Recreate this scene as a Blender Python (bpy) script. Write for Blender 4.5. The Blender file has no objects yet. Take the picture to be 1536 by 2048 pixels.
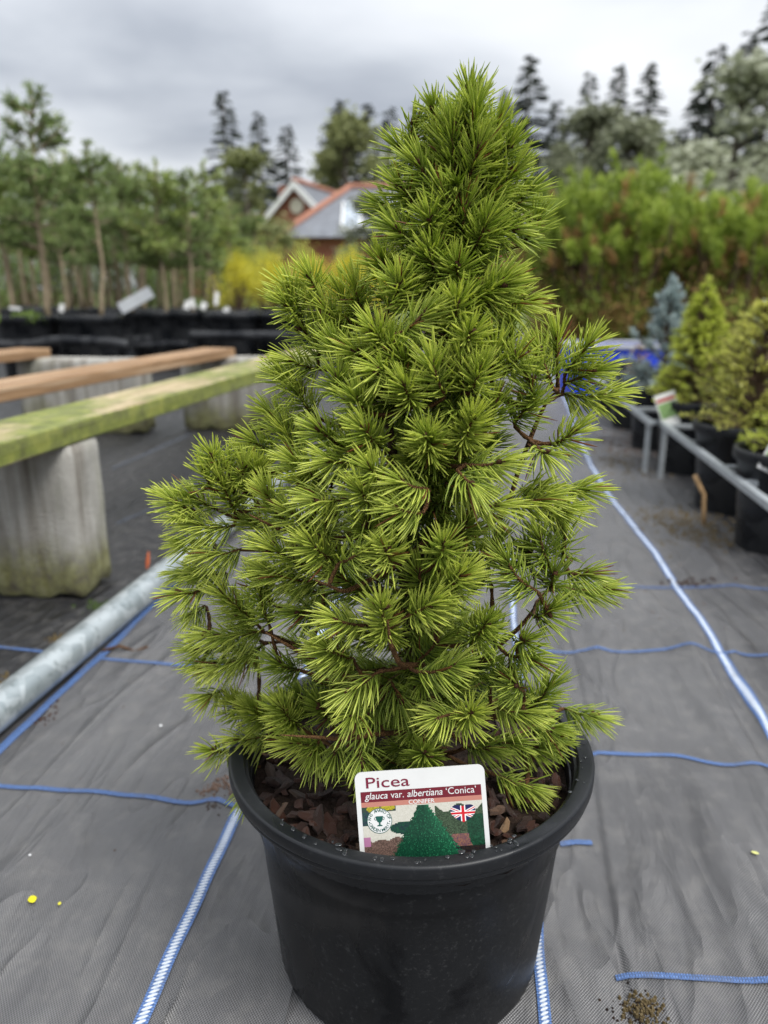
import bpy, math, random
import numpy as np
from math import sin, cos, pi, radians, atan2, sqrt
from mathutils import Vector, Matrix

rng = np.random.default_rng(7)
random.seed(7)
scene = bpy.context.scene
col = scene.collection

# ------------------------------------------------------------------ camera
F_PX = 1550.0                                   # focal length in photo pixels (photo 1536 x 2048)
PITCH = math.atan2(1024 - 578, F_PX)
CAM_H = 0.474
cam_d = bpy.data.cameras.new('camera')
cam_d.sensor_fit = 'VERTICAL'; cam_d.sensor_height = 36.0
cam_d.lens = F_PX / 2048 * 36.0
cam_d.clip_start = 0.02; cam_d.clip_end = 2000
cam_d.dof.use_dof = True
cam_d.dof.focus_distance = 0.455
cam_d.dof.aperture_fstop = cam_d.lens / 4.2      # 4.2 mm opening of the phone lens
cam = bpy.data.objects.new('camera', cam_d); col.objects.link(cam)
cam.location = (0, 0, CAM_H); cam.rotation_euler = (pi / 2 - PITCH, 0, 0)
scene.camera = cam

# ------------------------------------------------------------------ sky and light
EXPO = 1.25
SKY_K = 1.03 * 2 ** -EXPO                      # cloud tones below are those of the photograph at low elevation
SUN_EL, SUN_AZ = radians(56), radians(128)       # azimuth clockwise from +Y
world = bpy.data.worlds.new('World'); scene.world = world; world.use_nodes = True
wn, wl = world.node_tree.nodes, world.node_tree.links
wn.clear()
def W(t, **k):
    n = wn.new(t)
    for a, b in k.items(): setattr(n, a, b)
    return n
w_out = W('ShaderNodeOutputWorld'); w_bg = W('ShaderNodeBackground')
w_sky = W('ShaderNodeTexSky', sky_type='NISHITA', sun_disc=False, sun_elevation=SUN_EL, sun_rotation=SUN_AZ)
w_scale = W('ShaderNodeVectorMath', operation='SCALE'); w_scale.inputs['Scale'].default_value = 0.08
wl.new(w_sky.outputs[0], w_scale.inputs[0])
w_tc = W('ShaderNodeTexCoord'); w_sep = W('ShaderNodeSeparateXYZ'); wl.new(w_tc.outputs['Generated'], w_sep.inputs[0])
w_abs = W('ShaderNodeMath', operation='ABSOLUTE'); wl.new(w_sep.outputs[2], w_abs.inputs[0])
w_den = W('ShaderNodeMath', operation='ADD'); w_den.inputs[1].default_value = 0.22; wl.new(w_abs.outputs[0], w_den.inputs[0])
w_dx = W('ShaderNodeMath', operation='DIVIDE'); wl.new(w_sep.outputs[0], w_dx.inputs[0]); wl.new(w_den.outputs[0], w_dx.inputs[1])
w_dy = W('ShaderNodeMath', operation='DIVIDE'); wl.new(w_sep.outputs[1], w_dy.inputs[0]); wl.new(w_den.outputs[0], w_dy.inputs[1])
w_cmb = W('ShaderNodeCombineXYZ'); wl.new(w_dx.outputs[0], w_cmb.inputs[0]); wl.new(w_dy.outputs[0], w_cmb.inputs[1])
w_cmb.inputs[2].default_value = 3.7
w_map = W('ShaderNodeMapping'); wl.new(w_cmb.outputs[0], w_map.inputs[0]); w_map.inputs['Scale'].default_value = (0.95, 1.25, 1)
w_map.inputs['Location'].default_value = (0.35, 0.2, 0)
w_noise = W('ShaderNodeTexNoise'); wl.new(w_map.outputs[0], w_noise.inputs['Vector'])
w_noise.inputs['Scale'].default_value = 0.85; w_noise.inputs['Detail'].default_value = 6; w_noise.inputs['Roughness'].default_value = 0.46
w_noise.inputs['Distortion'].default_value = 0.35
w_ramp = W('ShaderNodeValToRGB'); wl.new(w_noise.outputs['Fac'], w_ramp.inputs[0])
cr = w_ramp.color_ramp
cr.elements[0].position = 0.36; cr.elements[0].color = (0.33, 0.355, 0.40, 1)
cr.elements[1].position = 0.70; cr.elements[1].color = (0.74, 0.755, 0.775, 1)
e = cr.elements.new(0.47); e.color = (0.50, 0.525, 0.565, 1)
e = cr.elements.new(0.56); e.color = (0.61, 0.63, 0.66, 1)
# overcast sky: brighter towards the zenith, (1 + 2 sin e) / 3
w_cie = W('ShaderNodeMath', operation='MULTIPLY_ADD'); wl.new(w_abs.outputs[0], w_cie.inputs[0]); w_cie.inputs[1].default_value = 2.0 * SKY_K; w_cie.inputs[2].default_value = SKY_K
w_cs = W('ShaderNodeVectorMath', operation='SCALE'); wl.new(w_ramp.outputs[0], w_cs.inputs[0]); wl.new(w_cie.outputs[0], w_cs.inputs['Scale'])
w_mix = W('ShaderNodeMix', data_type='RGBA'); w_mix.inputs['Factor'].default_value = 0.95
wl.new(w_scale.outputs[0], w_mix.inputs['A']); wl.new(w_cs.outputs[0], w_mix.inputs['B'])
wl.new(w_mix.outputs['Result'], w_bg.inputs['Color']); w_bg.inputs['Strength'].default_value = 1.0
wl.new(w_bg.outputs[0], w_out.inputs[0])

sun_d = bpy.data.lights.new('sun', 'SUN'); sun_d.energy = 1.5; sun_d.angle = radians(22); sun_d.color = (1.0, 0.98, 0.94)
sun = bpy.data.objects.new('sun', sun_d); col.objects.link(sun)
sd = Vector((sin(SUN_AZ) * cos(SUN_EL), cos(SUN_AZ) * cos(SUN_EL), sin(SUN_EL)))
sun.rotation_euler = sd.to_track_quat('Z', 'Y').to_euler(); sun.location = (2, -2, 5)

vs = scene.view_settings
vs.view_transform = 'Standard'; vs.look = 'None'; vs.gamma = 1; vs.exposure = EXPO; vs.use_curve_mapping = False
scene.cycles.max_bounces = 8
scene.cycles.transparent_max_bounces = 4

# ------------------------------------------------------------------ pixel <-> place helpers (photo pixels give bearings, places are metric)
CP, SP = cos(PITCH), sin(PITCH)
def ray(px, py):
    xc = (px - 768) / F_PX; yc = -(py - 1024) / F_PX
    return np.array([xc, CP + yc * SP, -SP + yc * CP])
def P(px, py, Y):
    d = ray(px, py); return np.array([0, 0, CAM_H]) + d * (Y / d[1])
def G(px, py, z=0.0):
    d = ray(px, py); t = (z - CAM_H) / d[2]; return np.array([0, 0, CAM_H]) + d * t
TH = radians(7.07)                                # the walkway runs 7 degrees to the right of the view
UU = np.array([sin(TH), cos(TH)]); VV = np.array([cos(TH), -sin(TH)])

# ------------------------------------------------------------------ materials
def new_mat(name):
    m = bpy.data.materials.new(name); m.use_nodes = True
    nt = m.node_tree; nt.nodes.clear()
    return m, nt
class NT:
    def __init__(s, name):
        s.m, s.nt = new_mat(name); s.out = s.n('ShaderNodeOutputMaterial')
    def n(s, t, **k):
        x = s.nt.nodes.new(t)
        for a, b in k.items(): setattr(x, a, b)
        return x
    def l(s, a, b): s.nt.links.new(a, b)
    def val(s, sock, v):
        if hasattr(v, 'is_output') or isinstance(v, bpy.types.NodeSocket): s.l(v, sock)
        else: sock.default_value = v
    def coord(s, which='Object'): return s.n('ShaderNodeTexCoord').outputs[which]
    def mapping(s, vec, scale=(1, 1, 1), loc=(0, 0, 0), rot=(0, 0, 0)):
        x = s.n('ShaderNodeMapping'); s.l(vec, x.inputs[0])
        x.inputs['Scale'].default_value = scale; x.inputs['Location'].default_value = loc; x.inputs['Rotation'].default_value = rot
        return x.outputs[0]
    def noise(s, vec, scale, detail=3, rough=0.5, dist=0.0):
        x = s.n('ShaderNodeTexNoise'); s.l(vec, x.inputs['Vector'])
        x.inputs['Scale'].default_value = scale; x.inputs['Detail'].default_value = detail
        x.inputs['Roughness'].default_value = rough; x.inputs['Distortion'].default_value = dist
        return x.outputs['Fac']
    def vor(s, vec, scale, feature='F1', out='Distance'):
        x = s.n('ShaderNodeTexVoronoi', feature=feature); s.l(vec, x.inputs['Vector']); x.inputs['Scale'].default_value = scale
        return x.outputs[out]
    def ramp(s, fac, stops, interp='LINEAR'):
        x = s.n('ShaderNodeValToRGB'); s.l(fac, x.inputs[0]); x.color_ramp.interpolation = interp
        el = x.color_ramp.elements
        while len(el) > 1: el.remove(el[-1])
        el[0].position = stops[0][0]; el[0].color = c4(stops[0][1])
        for p, c in stops[1:]:
            q = el.new(p); q.color = c4(c)
        return x.outputs[0]
    def mix(s, fac, a, b, mode='MIX'):
        x = s.n('ShaderNodeMix', data_type='RGBA', blend_type=mode)
        s.val(x.inputs['Factor'], fac)
        s.val(x.inputs['A'], a if isinstance(a, bpy.types.NodeSocket) else c4(a))
        s.val(x.inputs['B'], b if isinstance(b, bpy.types.NodeSocket) else c4(b))
        return x.outputs['Result']
    def math(s, op, a, b=0.0, clamp=False):
        x = s.n('ShaderNodeMath', operation=op, use_clamp=clamp); s.val(x.inputs[0], a); s.val(x.inputs[1], b)
        return x.outputs[0]
    def bump(s, h, strength=0.5, dist=0.01, normal=None):
        x = s.n('ShaderNodeBump'); s.l(h, x.inputs['Height']); x.inputs['Strength'].default_value = strength
        x.inputs['Distance'].default_value = dist
        if normal: s.l(normal, x.inputs['Normal'])
        return x.outputs[0]
    def bsdf(s, base=(.5, .5, .5), rough=0.5, spec=0.5, metal=0.0, normal=None, coat=0.0, trans=0.0):
        b = s.n('ShaderNodeBsdfPrincipled')
        s.val(b.inputs['Base Color'], base if isinstance(base, bpy.types.NodeSocket) else c4(base))
        s.val(b.inputs['Roughness'], rough); s.val(b.inputs['Metallic'], metal)
        s.val(b.inputs['Specular IOR Level'], spec); b.inputs['Coat Weight'].default_value = coat
        b.inputs['Transmission Weight'].default_value = trans
        if normal: s.l(normal, b.inputs['Normal'])
        s.l(b.outputs[0], s.out.inputs[0]); s.b = b
        return b
def c4(c): return (c[0], c[1], c[2], 1.0) if len(c) == 3 else tuple(c)

def plain(name, c, rough=0.6, spec=0.4, var=0.12, scale=20, metal=0.0, bumps=0.0):
    t = NT(name); v = t.coord()
    n = t.noise(v, scale, 4, 0.6)
    cc = t.ramp(n, [(0.3, [x * (1 - var) for x in c]), (0.7, [min(1, x * (1 + var)) for x in c])])
    nm = t.bump(n, bumps, 0.01) if bumps else None
    t.bsdf(cc, rough, spec, metal, nm)
    return t.m

def leafmat(name, dark, mid, light, transl=0.35, rough=0.45, spec=0.35, dead=None):
    """colour from the blade attribute: R = place along blade, G = chance, B = age of the growth"""
    t = NT(name)
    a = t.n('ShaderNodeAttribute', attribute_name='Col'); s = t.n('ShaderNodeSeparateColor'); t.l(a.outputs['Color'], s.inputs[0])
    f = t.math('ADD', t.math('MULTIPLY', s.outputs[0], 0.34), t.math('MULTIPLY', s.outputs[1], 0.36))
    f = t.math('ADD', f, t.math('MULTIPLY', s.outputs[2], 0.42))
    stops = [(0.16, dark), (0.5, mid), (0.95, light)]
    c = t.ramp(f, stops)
    if dead:
        d = t.math('GREATER_THAN', s.outputs[1], 0.985)
        c = t.mix(d, c, dead)
    b = t.bsdf(c, rough, spec)
    tr = t.n('ShaderNodeBsdfTranslucent'); t.l(c, tr.inputs[0])
    mx = t.n('ShaderNodeMixShader'); mx.inputs[0].default_value = transl
    t.l(b.outputs[0], mx.inputs[1]); t.l(tr.outputs[0], mx.inputs[2]); t.l(mx.outputs[0], t.out.inputs[0])
    return t.m

M = {}
M['needle'] = leafmat('spruce needle', (.058, .115, .022), (.35, .46, .060), (.78, .83, .19), 0.44, 0.36, 0.5, dead=(.26, .10, .04))
def m_bark(name, a, b, scale=60, st=0.6):
    t = NT(name); v = t.coord()
    n = t.noise(v, scale, 5, 0.7); vo = t.vor(v, scale * 4)
    c = t.ramp(n, [(0.3, a), (0.7, b)])
    t.bsdf(c, 0.75, 0.25, 0, t.bump(t.math('ADD', n, vo), st, 0.002))
    return t.m
M['twig'] = m_bark('spruce twig bark', (.075, .034, .014), (.24, .12, .045), 300, 1.0)
M['trunk'] = m_bark('spruce trunk bark', (.035, .022, .014), (.13, .085, .05), 200, 1.0)
M['bud'] = m_bark('bud scales', (.05, .02, .012), (.17, .075, .04), 500, 0.8)

def m_fabric():
    t = NT('woven black ground fabric'); v = t.coord()
    r = t.mapping(v, rot=(0, 0, TH))
    sp = t.n('ShaderNodeSeparateXYZ'); t.l(r, sp.inputs[0])
    pitch = 0.0021
    k = 2 * pi / pitch
    wx = t.math('SINE', t.math('MULTIPLY', sp.outputs[0], k)); wy = t.math('SINE', t.math('MULTIPLY', sp.outputs[1], k * 0.8))
    wv = t.math('MULTIPLY', wx, wy)
    big = t.noise(t.mapping(r, (6, 2.6, 5)), 1.0, 3, 0.5)
    fine = t.noise(r, 900, 3, 0.7)
    mid = t.noise(r, 45, 5, 0.65)
    base = t.ramp(big, [(0.28, (.10, .098, .101)), (0.5, (.140, .138, .141)), (0.75, (.185, .182, .184))])
    shade_v = t.math('ADD', sp.outputs[0], t.math('MULTIPLY', t.math('SUBTRACT', t.noise(r, 4, 4, .6), .5), .10))     # painted shade: fabric colour darkened beside the walkway, as under benches and trees
    lft = t.ramp(t.math('ADD', t.math('MULTIPLY', shade_v, 4.0), 2.5), [(0.36, (0, 0, 0)), (0.62, (1, 1, 1))])
    rgt = t.ramp(t.math('ADD', t.math('MULTIPLY', shade_v, -4.0), 2.2), [(0.12, (0, 0, 0)), (0.5, (1, 1, 1))])
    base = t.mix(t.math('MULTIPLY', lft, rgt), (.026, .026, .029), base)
    wf = t.math('ADD', 0.62, t.math('MULTIPLY', wv, 0.60))
    base = t.mix(1.0, base, t.n('ShaderNodeCombineColor').outputs[0], 'MIX') if False else base
    cc = t.n('ShaderNodeCombineColor'); [t.l(wf, cc.inputs[i]) for i in range(3)]
    base = t.mix(0.85, base, cc.outputs[0], 'MULTIPLY')
    dust = t.ramp(mid, [(0.48, (0, 0, 0)), (0.72, (1, 1, 1))])
    dm = t.math('MULTIPLY', dust, 0.30)
    base = t.mix(dm, base, (.20, .19, .175))
    sp2 = t.math('GREATER_THAN', fine, 0.71)
    base = t.mix(t.math('MULTIPLY', sp2, 0.35), base, (.19, .185, .18))
    # a rotted speckle of soil and green algae
    alg = t.ramp(t.noise(r, 6, 5, 0.7), [(0.63, (0, 0, 0)), (0.8, (1, 1, 1))])
    base = t.mix(t.math('MULTIPLY', alg, 0.35), base, (.085, .08, .055))
    nb = t.bump(wv, 0.45, 0.0010)
    def crease(sc, k, loc=(0, 0, 0)):
        n_ = t.noise(t.mapping(r, sc, loc), 1.0, 2, 0.45, 0.5)
        return t.math('POWER', t.math('SUBTRACT', 1.0, t.math('ABSOLUTE', t.math('MULTIPLY', t.math('SUBTRACT', n_, .5), 3.2)), True), k)
    cmask = t.ramp(t.noise(r, 3.2, 3, .5), [(.42, (0, 0, 0)), (.6, (1, 1, 1))])
    cz = t.math('ADD', t.math('MULTIPLY', t.math('MULTIPLY', crease((9, 1.7, 1), 7.0), cmask), 1.0), t.math('MULTIPLY', crease((15, 3.5, 1), 5.0, (3, 7, 0)), .45))
    nb = t.bump(cz, 0.9, 0.007, nb)
    wr = t.noise(t.mapping(r, (20, 6, 8)), 1.0, 4, 0.5, 0.4)
    nb = t.bump(wr, 0.6, 0.016, nb)
    rough = t.math('ADD', 0.26, t.math('MULTIPLY', mid, 0.20))
    t.bsdf(base, rough, 0.65, 0, nb)
    return t.m
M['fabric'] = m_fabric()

def m_stripe(name, white):
    t = NT(name)
    a = t.n('ShaderNodeAttribute', attribute_name='Col'); s = t.n('ShaderNodeSeparateColor'); t.l(a.outputs['Color'], s.inputs[0])
    al = t.math('MULTIPLY', s.outputs[0], 2 * pi / 0.0034)       # R = metres along, G = across 0..1
    z = t.math('SINE', t.math('ADD', al, t.math('MULTIPLY', s.outputs[1], 9.0)))
    z2 = t.math('SINE', t.math('MULTIPLY', al, 1.7))
    fib = t.noise(t.coord(), 700, 3, 0.6)
    blue = t.ramp(t.math('ADD', t.math('MULTIPLY', z2, 0.16), fib), [(0.25, (.03, .055, .12)), (0.62, (.085, .17, .40)), (0.95, (.22, .33, .58))])
    if white:
        d = t.math('ABSOLUTE', t.math('SUBTRACT', s.outputs[1], 0.5))
        core = t.math('LESS_THAN', d, t.math('ADD', 0.22, t.math('MULTIPLY', z, 0.12)))
        c = t.mix(core, blue, t.ramp(t.math('ADD', t.math('MULTIPLY', z, 0.3), fib), [(0.1, (.20, .26, .38)), (0.5, (.46, .51, .58)), (0.9, (.64, .67, .70))]))
        gap = t.math('LESS_THAN', t.math('ABSOLUTE', t.math('SUBTRACT', d, 0.31)), 0.035)
        c = t.mix(t.math('MULTIPLY', gap, 0.5), c, (.05, .08, .16))
    else:
        chk = t.math('GREATER_THAN', t.math('MULTIPLY', z2, t.math('SINE', t.math('MULTIPLY', s.outputs[1], 13.0))), .28)
        c = t.mix(t.math('MULTIPLY', chk, .75), blue, (.05, .055, .07))
    dirt = t.ramp(t.noise(t.coord(), 28, 5, 0.7), [(0.5, (0, 0, 0)), (0.72, (1, 1, 1))])
    c = t.mix(t.math('MULTIPLY', dirt, 0.45), c, (.10, .10, .10))
    t.bsdf(c, 0.55, 0.3, 0, t.bump(z, 0.12, 0.0004))
    return t.m
M['stripe_w'] = m_stripe('blue and white woven tape', True)
M['stripe_b'] = m_stripe('blue woven thread', False)
M['stripe_old'] = plain('dirty faded thread', (.10, .12, .16), .5, .4, .4, 60)

def m_pot(name, dusty=0.5, c=(.0075, .0085, .0105), spec=.32):
    t = NT(name); v = t.coord()
    n1 = t.noise(v, 9, 4, 0.55, 0.9); n2 = t.noise(v, 260, 4, 0.75); n3 = t.noise(t.mapping(v, (1, 1, 0.25)), 30, 5, 0.7)
    wipe = t.ramp(n1, [(0.44, (0, 0, 0)), (0.5, (1, 1, 1))])
    sp = t.ramp(n2, [(0.56, (0, 0, 0)), (0.70, (1, 1, 1))])
    d = t.math('MULTIPLY', t.math('MULTIPLY', sp, wipe), dusty)
    d2 = t.math('MULTIPLY', t.math('MULTIPLY', wipe, n3), dusty * 0.8)
    base = t.mix(d2, c, (.075, .078, .082))
    base = t.mix(d, base, (.14, .14, .14))
    rough = t.math('ADD', 0.24, t.math('MULTIPLY', wipe, 0.20))
    t.bsdf(base, rough, spec, 0, t.bump(n2, 0.12, 0.0006))
    return t.m
M['pot'] = m_pot('dusty black pot plastic', 0.22, (.0022, .0026, .0036), .22)
M['rim'] = m_pot('smooth black rim plastic', 0.10, (.008, .009, .011))
M['pot_far'] = m_pot('black nursery pot plastic', 0.35, (.007, .008, .010))
M['tray'] = m_pot('weathered black tray plastic', 0.8, (.012, .013, .016))
M['soil'] = plain('dark damp potting soil', (.022, .013, .009), 0.9, 0.2, 0.5, 120, 0, 0.8)
def m_chip(name, a, b):
    t = NT(name); v = t.coord()
    oi = t.n('ShaderNodeObjectInfo')
    n = t.noise(t.mapping(v, (1, 5, 3)), 120, 5, 0.65)
    c = t.ramp(n, [(0.28, a), (0.72, b)])
    hv = t.n('ShaderNodeHueSaturation'); t.l(c, hv.inputs['Color'])
    t.l(t.math('ADD', 0.55, t.math('MULTIPLY', oi.outputs['Random'], 0.9)), hv.inputs['Value'])
    t.l(t.math('ADD', 0.75, t.math('MULTIPLY', oi.outputs['Random'], 0.35)), hv.inputs['Saturation'])
    t.bsdf(hv.outputs[0], 0.36, 0.5, 0, t.bump(n, 0.7, 0.002))
    return t.m
M['chip'] = m_chip('wet reddish bark', (.014, .007, .005), (.085, .036, .024))
M['chip_g'] = m_chip('grey brown bark', (.05, .03, .022), (.17, .105, .07))
M['chip_l'] = m_chip('pale split wood', (.20, .10, .04), (.42, .25, .11))

def m_concrete():
    t = NT('weathered concrete'); v = t.coord()
    n = t.noise(v, 9, 7, 0.7); g = t.noise(v, 220, 3, 0.7); st = t.noise(t.mapping(v, (38, 38, 2.2)), 1.0, 4, 0.6)
    c = t.ramp(n, [(0.3, (.26, .25, .225)), (0.7, (.43, .415, .38))])
    c = t.mix(t.math('MULTIPLY', t.ramp(st, [(0.47, (0, 0, 0)), (0.68, (1, 1, 1))]), 0.75), c, (.12, .10, .075))
    gm = t.n('ShaderNodeSeparateXYZ'); t.l(v, gm.inputs[0])
    lo = t.math('SUBTRACT', t.math('ADD', 0.055, t.math('MULTIPLY', t.noise(v, 16, 5, 0.7), 0.11)), gm.outputs[2])
    moss = t.ramp(t.math('MULTIPLY', lo, 14.0), [(0.0, (0, 0, 0)), (0.9, (1, 1, 1))])
    c = t.mix(t.math('MULTIPLY', moss, 0.85), c, t.ramp(t.noise(v, 40, 4, 0.7), [(0.35, (.055, .045, .022)), (0.55, (.15, .15, .045)), (0.75, (.23, .22, .12))]))
    alg = t.ramp(t.noise(t.mapping(v, (7, 7, 3)), 1.0, 5, 0.65), [(0.5, (0, 0, 0)), (0.8, (1, 1, 1))])
    c = t.mix(t.math('MULTIPLY', alg, 0.55), c, (.17, .185, .075))
    t.bsdf(c, 0.85, 0.25, 0, t.bump(t.math('ADD', n, g), 0.5, 0.006))
    return t.m
M['concrete'] = m_concrete()
def m_wood(name, pale, mid, dark, green=None, gamt=0.8):
    t = NT(name); v = t.coord()
    gr = t.noise(t.mapping(v, (60, 2.5, 60)), 1.0, 5, 0.65, 0.3); n = t.noise(t.mapping(v, (5, 3, 5)), 1.6, 6, 0.7)
    c = t.ramp(gr, [(0.28, dark), (0.5, mid), (0.75, pale)])
    if green:
        g = t.ramp(n, [(0.40, (0, 0, 0)), (0.56, (1, 1, 1))])
        ge = t.n('ShaderNodeNewGeometry'); sz = t.n('ShaderNodeSeparateXYZ'); t.l(ge.outputs['Normal'], sz.inputs[0])
        side = t.math('SUBTRACT', 1.0, t.math('ABSOLUTE', sz.outputs[2]))
        g = t.math('ADD', g, side, True)
        gc = t.ramp(t.noise(v, 26, 5, 0.7), [(0.3, (.045, .062, .012)), (0.5, (.12, .16, .02)), (0.7, (.24, .26, .04))])
        c = t.mix(t.math('MULTIPLY', g, gamt), c, gc)
    t.bsdf(c, 0.7, 0.3, 0, t.bump(gr, 0.5, 0.004))
    return t.m
M['plank_green'] = m_wood('algae covered plank', (.56, .47, .33), (.42, .33, .20), (.20, .15, .08), True, 0.86)
M['plank_brown'] = m_wood('weathered brown plank', (.44, .32, .21), (.29, .175, .09), (.13, .075, .04))
def m_galv():
    t = NT('galvanised steel'); v = t.coord()
    n = t.vor(v, 55, out='Color'); b = t.n('ShaderNodeRGBToBW'); t.l(n, b.inputs[0])
    n2 = t.noise(v, 75, 4, 0.6)
    c = t.ramp(b.outputs[0], [(0.2, (.30, .34, .35)), (0.8, (.46, .50, .51))])
    drop = t.ramp(n2, [(0.56, (0, 0, 0)), (0.64, (1, 1, 1))])
    c = t.mix(t.math('MULTIPLY', drop, 0.55), c, (.16, .19, .19))
    ro = t.math('ADD', 0.34, t.math('MULTIPLY', b.outputs[0], 0.14))
    t.bsdf(c, ro, 0.5, 0.55, t.bump(n2, 0.2, 0.002))
    return t.m
M['galv'] = m_galv()
M['rail'] = plain('dull zinc rail', (.42, .45, .47), 0.4, 0.5, 0.15, 60, 0.5)
M['blue_plastic'] = plain('bright blue plastic', (.012, .055, .62), 0.4, 0.5, 0.15, 12)
M['grey_plastic'] = plain('pale grey edge', (.42, .44, .46), 0.5, 0.4, 0.1, 12)
M['white_plastic'] = plain('white label plastic', (.66, .66, .645), 0.35, 0.45, 0.03, 60)
def m_brick():
    t = NT('red brickwork'); v = t.coord()
    b = t.n('ShaderNodeTexBrick'); t.l(t.mapping(v, rot=(pi / 2, 0, 0)), b.inputs['Vector'])
    b.inputs['Color1'].default_value = c4((.30, .105, .062)); b.inputs['Color2'].default_value = c4((.24, .08, .05)); b.inputs['Mortar'].default_value = c4((.30, .22, .17))
    b.inputs['Scale'].default_value = 4.4; b.inputs['Mortar Size'].default_value = 0.012
    t.bsdf(b.outputs[0], 0.85, 0.2); return t.m
M['brick'] = m_brick()
M['slate'] = plain('grey slate', (.15, .16, .18), 0.5, 0.4, 0.25, 3)
M['terracotta'] = plain('terracotta ridge tile', (.36, .165, .11), 0.7, 0.3, 0.15, 4)
M['white_paint'] = plain('white paint', (.74, .74, .72), 0.5, 0.4, 0.05, 3)
M['cream'] = plain('cream stone disc', (.62, .57, .46), 0.7, 0.3, 0.08, 3)
def m_glass():
    t = NT('roof window glass'); t.bsdf((.35, .40, .46), 0.08, 0.9, 0.0, coat=0.5); return t.m
M['glass'] = m_glass()
M['grass'] = plain('rough grass', (.10, .13, .035), 0.9, 0.2, 0.4, 2.5, 0, 0.6)
M['stem'] = m_bark('young stem bark', (.16, .125, .08), (.36, .29, .19), 25, 0.6)
M['stem_dark'] = m_bark('dark stem bark', (.055, .036, .024), (.15, .10, .065), 30, 0.6)
M['far_bark'] = m_bark('tree bark', (.05, .042, .032), (.13, .11, .085), 3, 0.4)
M['fir'] = leafmat('fir needles', (.05, .08, .026), (.14, .205, .058), (.29, .36, .13), 0.25, 0.5)
M['fir_y'] = leafmat('pale fir needles', (.075, .11, .03), (.21, .28, .065), (.38, .45, .14), 0.25, 0.5)
M['hedge'] = leafmat('hedge leaves', (.025, .045, .014), (.07, .10, .032), (.15, .19, .07), 0.25, 0.5)
M['spruce_far'] = leafmat('distant spruce foliage', (.020, .028, .022), (.044, .056, .042), (.09, .105, .078), 0.15, 0.6)
M['birch_far'] = leafmat('pale leaved tree foliage', (.085, .098, .04), (.20, .22, .085), (.33, .35, .15), 0.3, 0.6)
M['grey_far'] = leafmat('grey green tree foliage', (.095, .105, .07), (.20, .215, .135), (.31, .33, .215), 0.3, 0.6)
M['silver'] = leafmat('silver leaved tree foliage', (.18, .195, .14), (.37, .39, .28), (.52, .54, .41), 0.3, 0.6)
M['yellow'] = leafmat('golden conifer foliage', (.26, .25, .018), (.58, .53, .035), (.80, .72, .07), 0.3, 0.5)
M['gold2'] = leafmat('yellow green conifer foliage', (.17, .19, .035), (.44, .46, .085), (.68, .67, .18), 0.3, 0.5)
M['lime'] = leafmat('lime dwarf spruce foliage', (.15, .19, .03), (.40, .48, .06), (.64, .68, .13), 0.3, 0.5)
M['bluesp'] = leafmat('blue spruce foliage', (.11, .155, .15), (.25, .32, .315), (.42, .50, .485), 0.2, 0.55)
M['pine'] = leafmat('mountain pine foliage', (.08, .12, .024), (.24, .33, .045), (.46, .55, .10), 0.28, 0.5)
M['dead'] = leafmat('brown inner pine foliage', (.14, .08, .032), (.34, .20, .075), (.52, .34, .13), 0.25, 0.6)
M['weed'] = leafmat('small weed leaves', (.06, .10, .02), (.16, .25, .05), (.30, .40, .10), 0.3, 0.5)
M['litter'] = leafmat('dry straw coloured litter', (.11, .08, .035), (.27, .21, .10), (.45, .38, .19), 0.1, 0.8)

# ------------------------------------------------------------------ object helpers
def tag(o, label=None, cat=None, group=None, kind=None):
    if label: o['label'] = label
    if cat: o['category'] = cat
    if group: o['group'] = group
    if kind: o['kind'] = kind
    return o
ROOT = {}
def thing(name, label, cat, loc, group=None, rz=0.0):
    o = bpy.data.objects.new(name, None); col.objects.link(o)
    o.empty_display_size = 0.05
    o.location = [float(x) for x in loc]; o.rotation_euler = (0, 0, rz)
    return tag(o, label, cat, group)
def mk(name, V, F, mat, parent=None, smooth=False, colors=None, origin=None):
    """V in the parent's local space (or world when top-level)"""
    me = bpy.data.meshes.new(name)
    V = np.asarray(V, dtype=np.float64)
    if origin is not None: V = V - np.asarray(origin)
    if isinstance(F, np.ndarray):
        n, k = F.shape
        me.vertices.add(len(V)); me.vertices.foreach_set('co', V.astype(np.float32).ravel())
        me.loops.add(n * k); me.loops.foreach_set('vertex_index', F.astype(np.int32).ravel())
        me.polygons.add(n); me.polygons.foreach_set('loop_start', np.arange(0, n * k, k, dtype=np.int32))
        me.update(calc_edges=True)
    else:
        me.from_pydata([tuple(map(float, v)) for v in V], [], [tuple(map(int, f)) for f in F]); me.update()
    if colors is not None:
        ca = me.color_attributes.new('Col', 'FLOAT_COLOR', 'POINT')
        C = np.ones((len(V), 4), np.float32); C[:, :3] = colors
        ca.data.foreach_set('color', C.ravel())
    if smooth: me.polygons.foreach_set('use_smooth', np.ones(len(me.polygons), bool))
    mt = M[mat] if isinstance(mat, str) else mat
    me.materials.append(mt)
    o = bpy.data.objects.new(name, me); col.objects.link(o)
    if origin is not None and parent is None: o.location = [float(x) for x in origin]
    if parent is not None: o.parent = parent
    return o
def link_copy(o, parent=None):
    c = o.copy(); col.objects.link(c)
    if parent is not None: c.parent = parent
    return c
def copy_tree(o, parent=None):
    c = link_copy(o, parent)
    for ch in list(o.children): copy_tree(ch, c)
    return c
def merge(parts):
    V, F, n = [], [], 0
    for v, f in parts:
        v = np.asarray(v, float); V.append(v); F += [tuple(i + n for i in q) for q in f]; n += len(v)
    return np.concatenate(V), F
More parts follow.
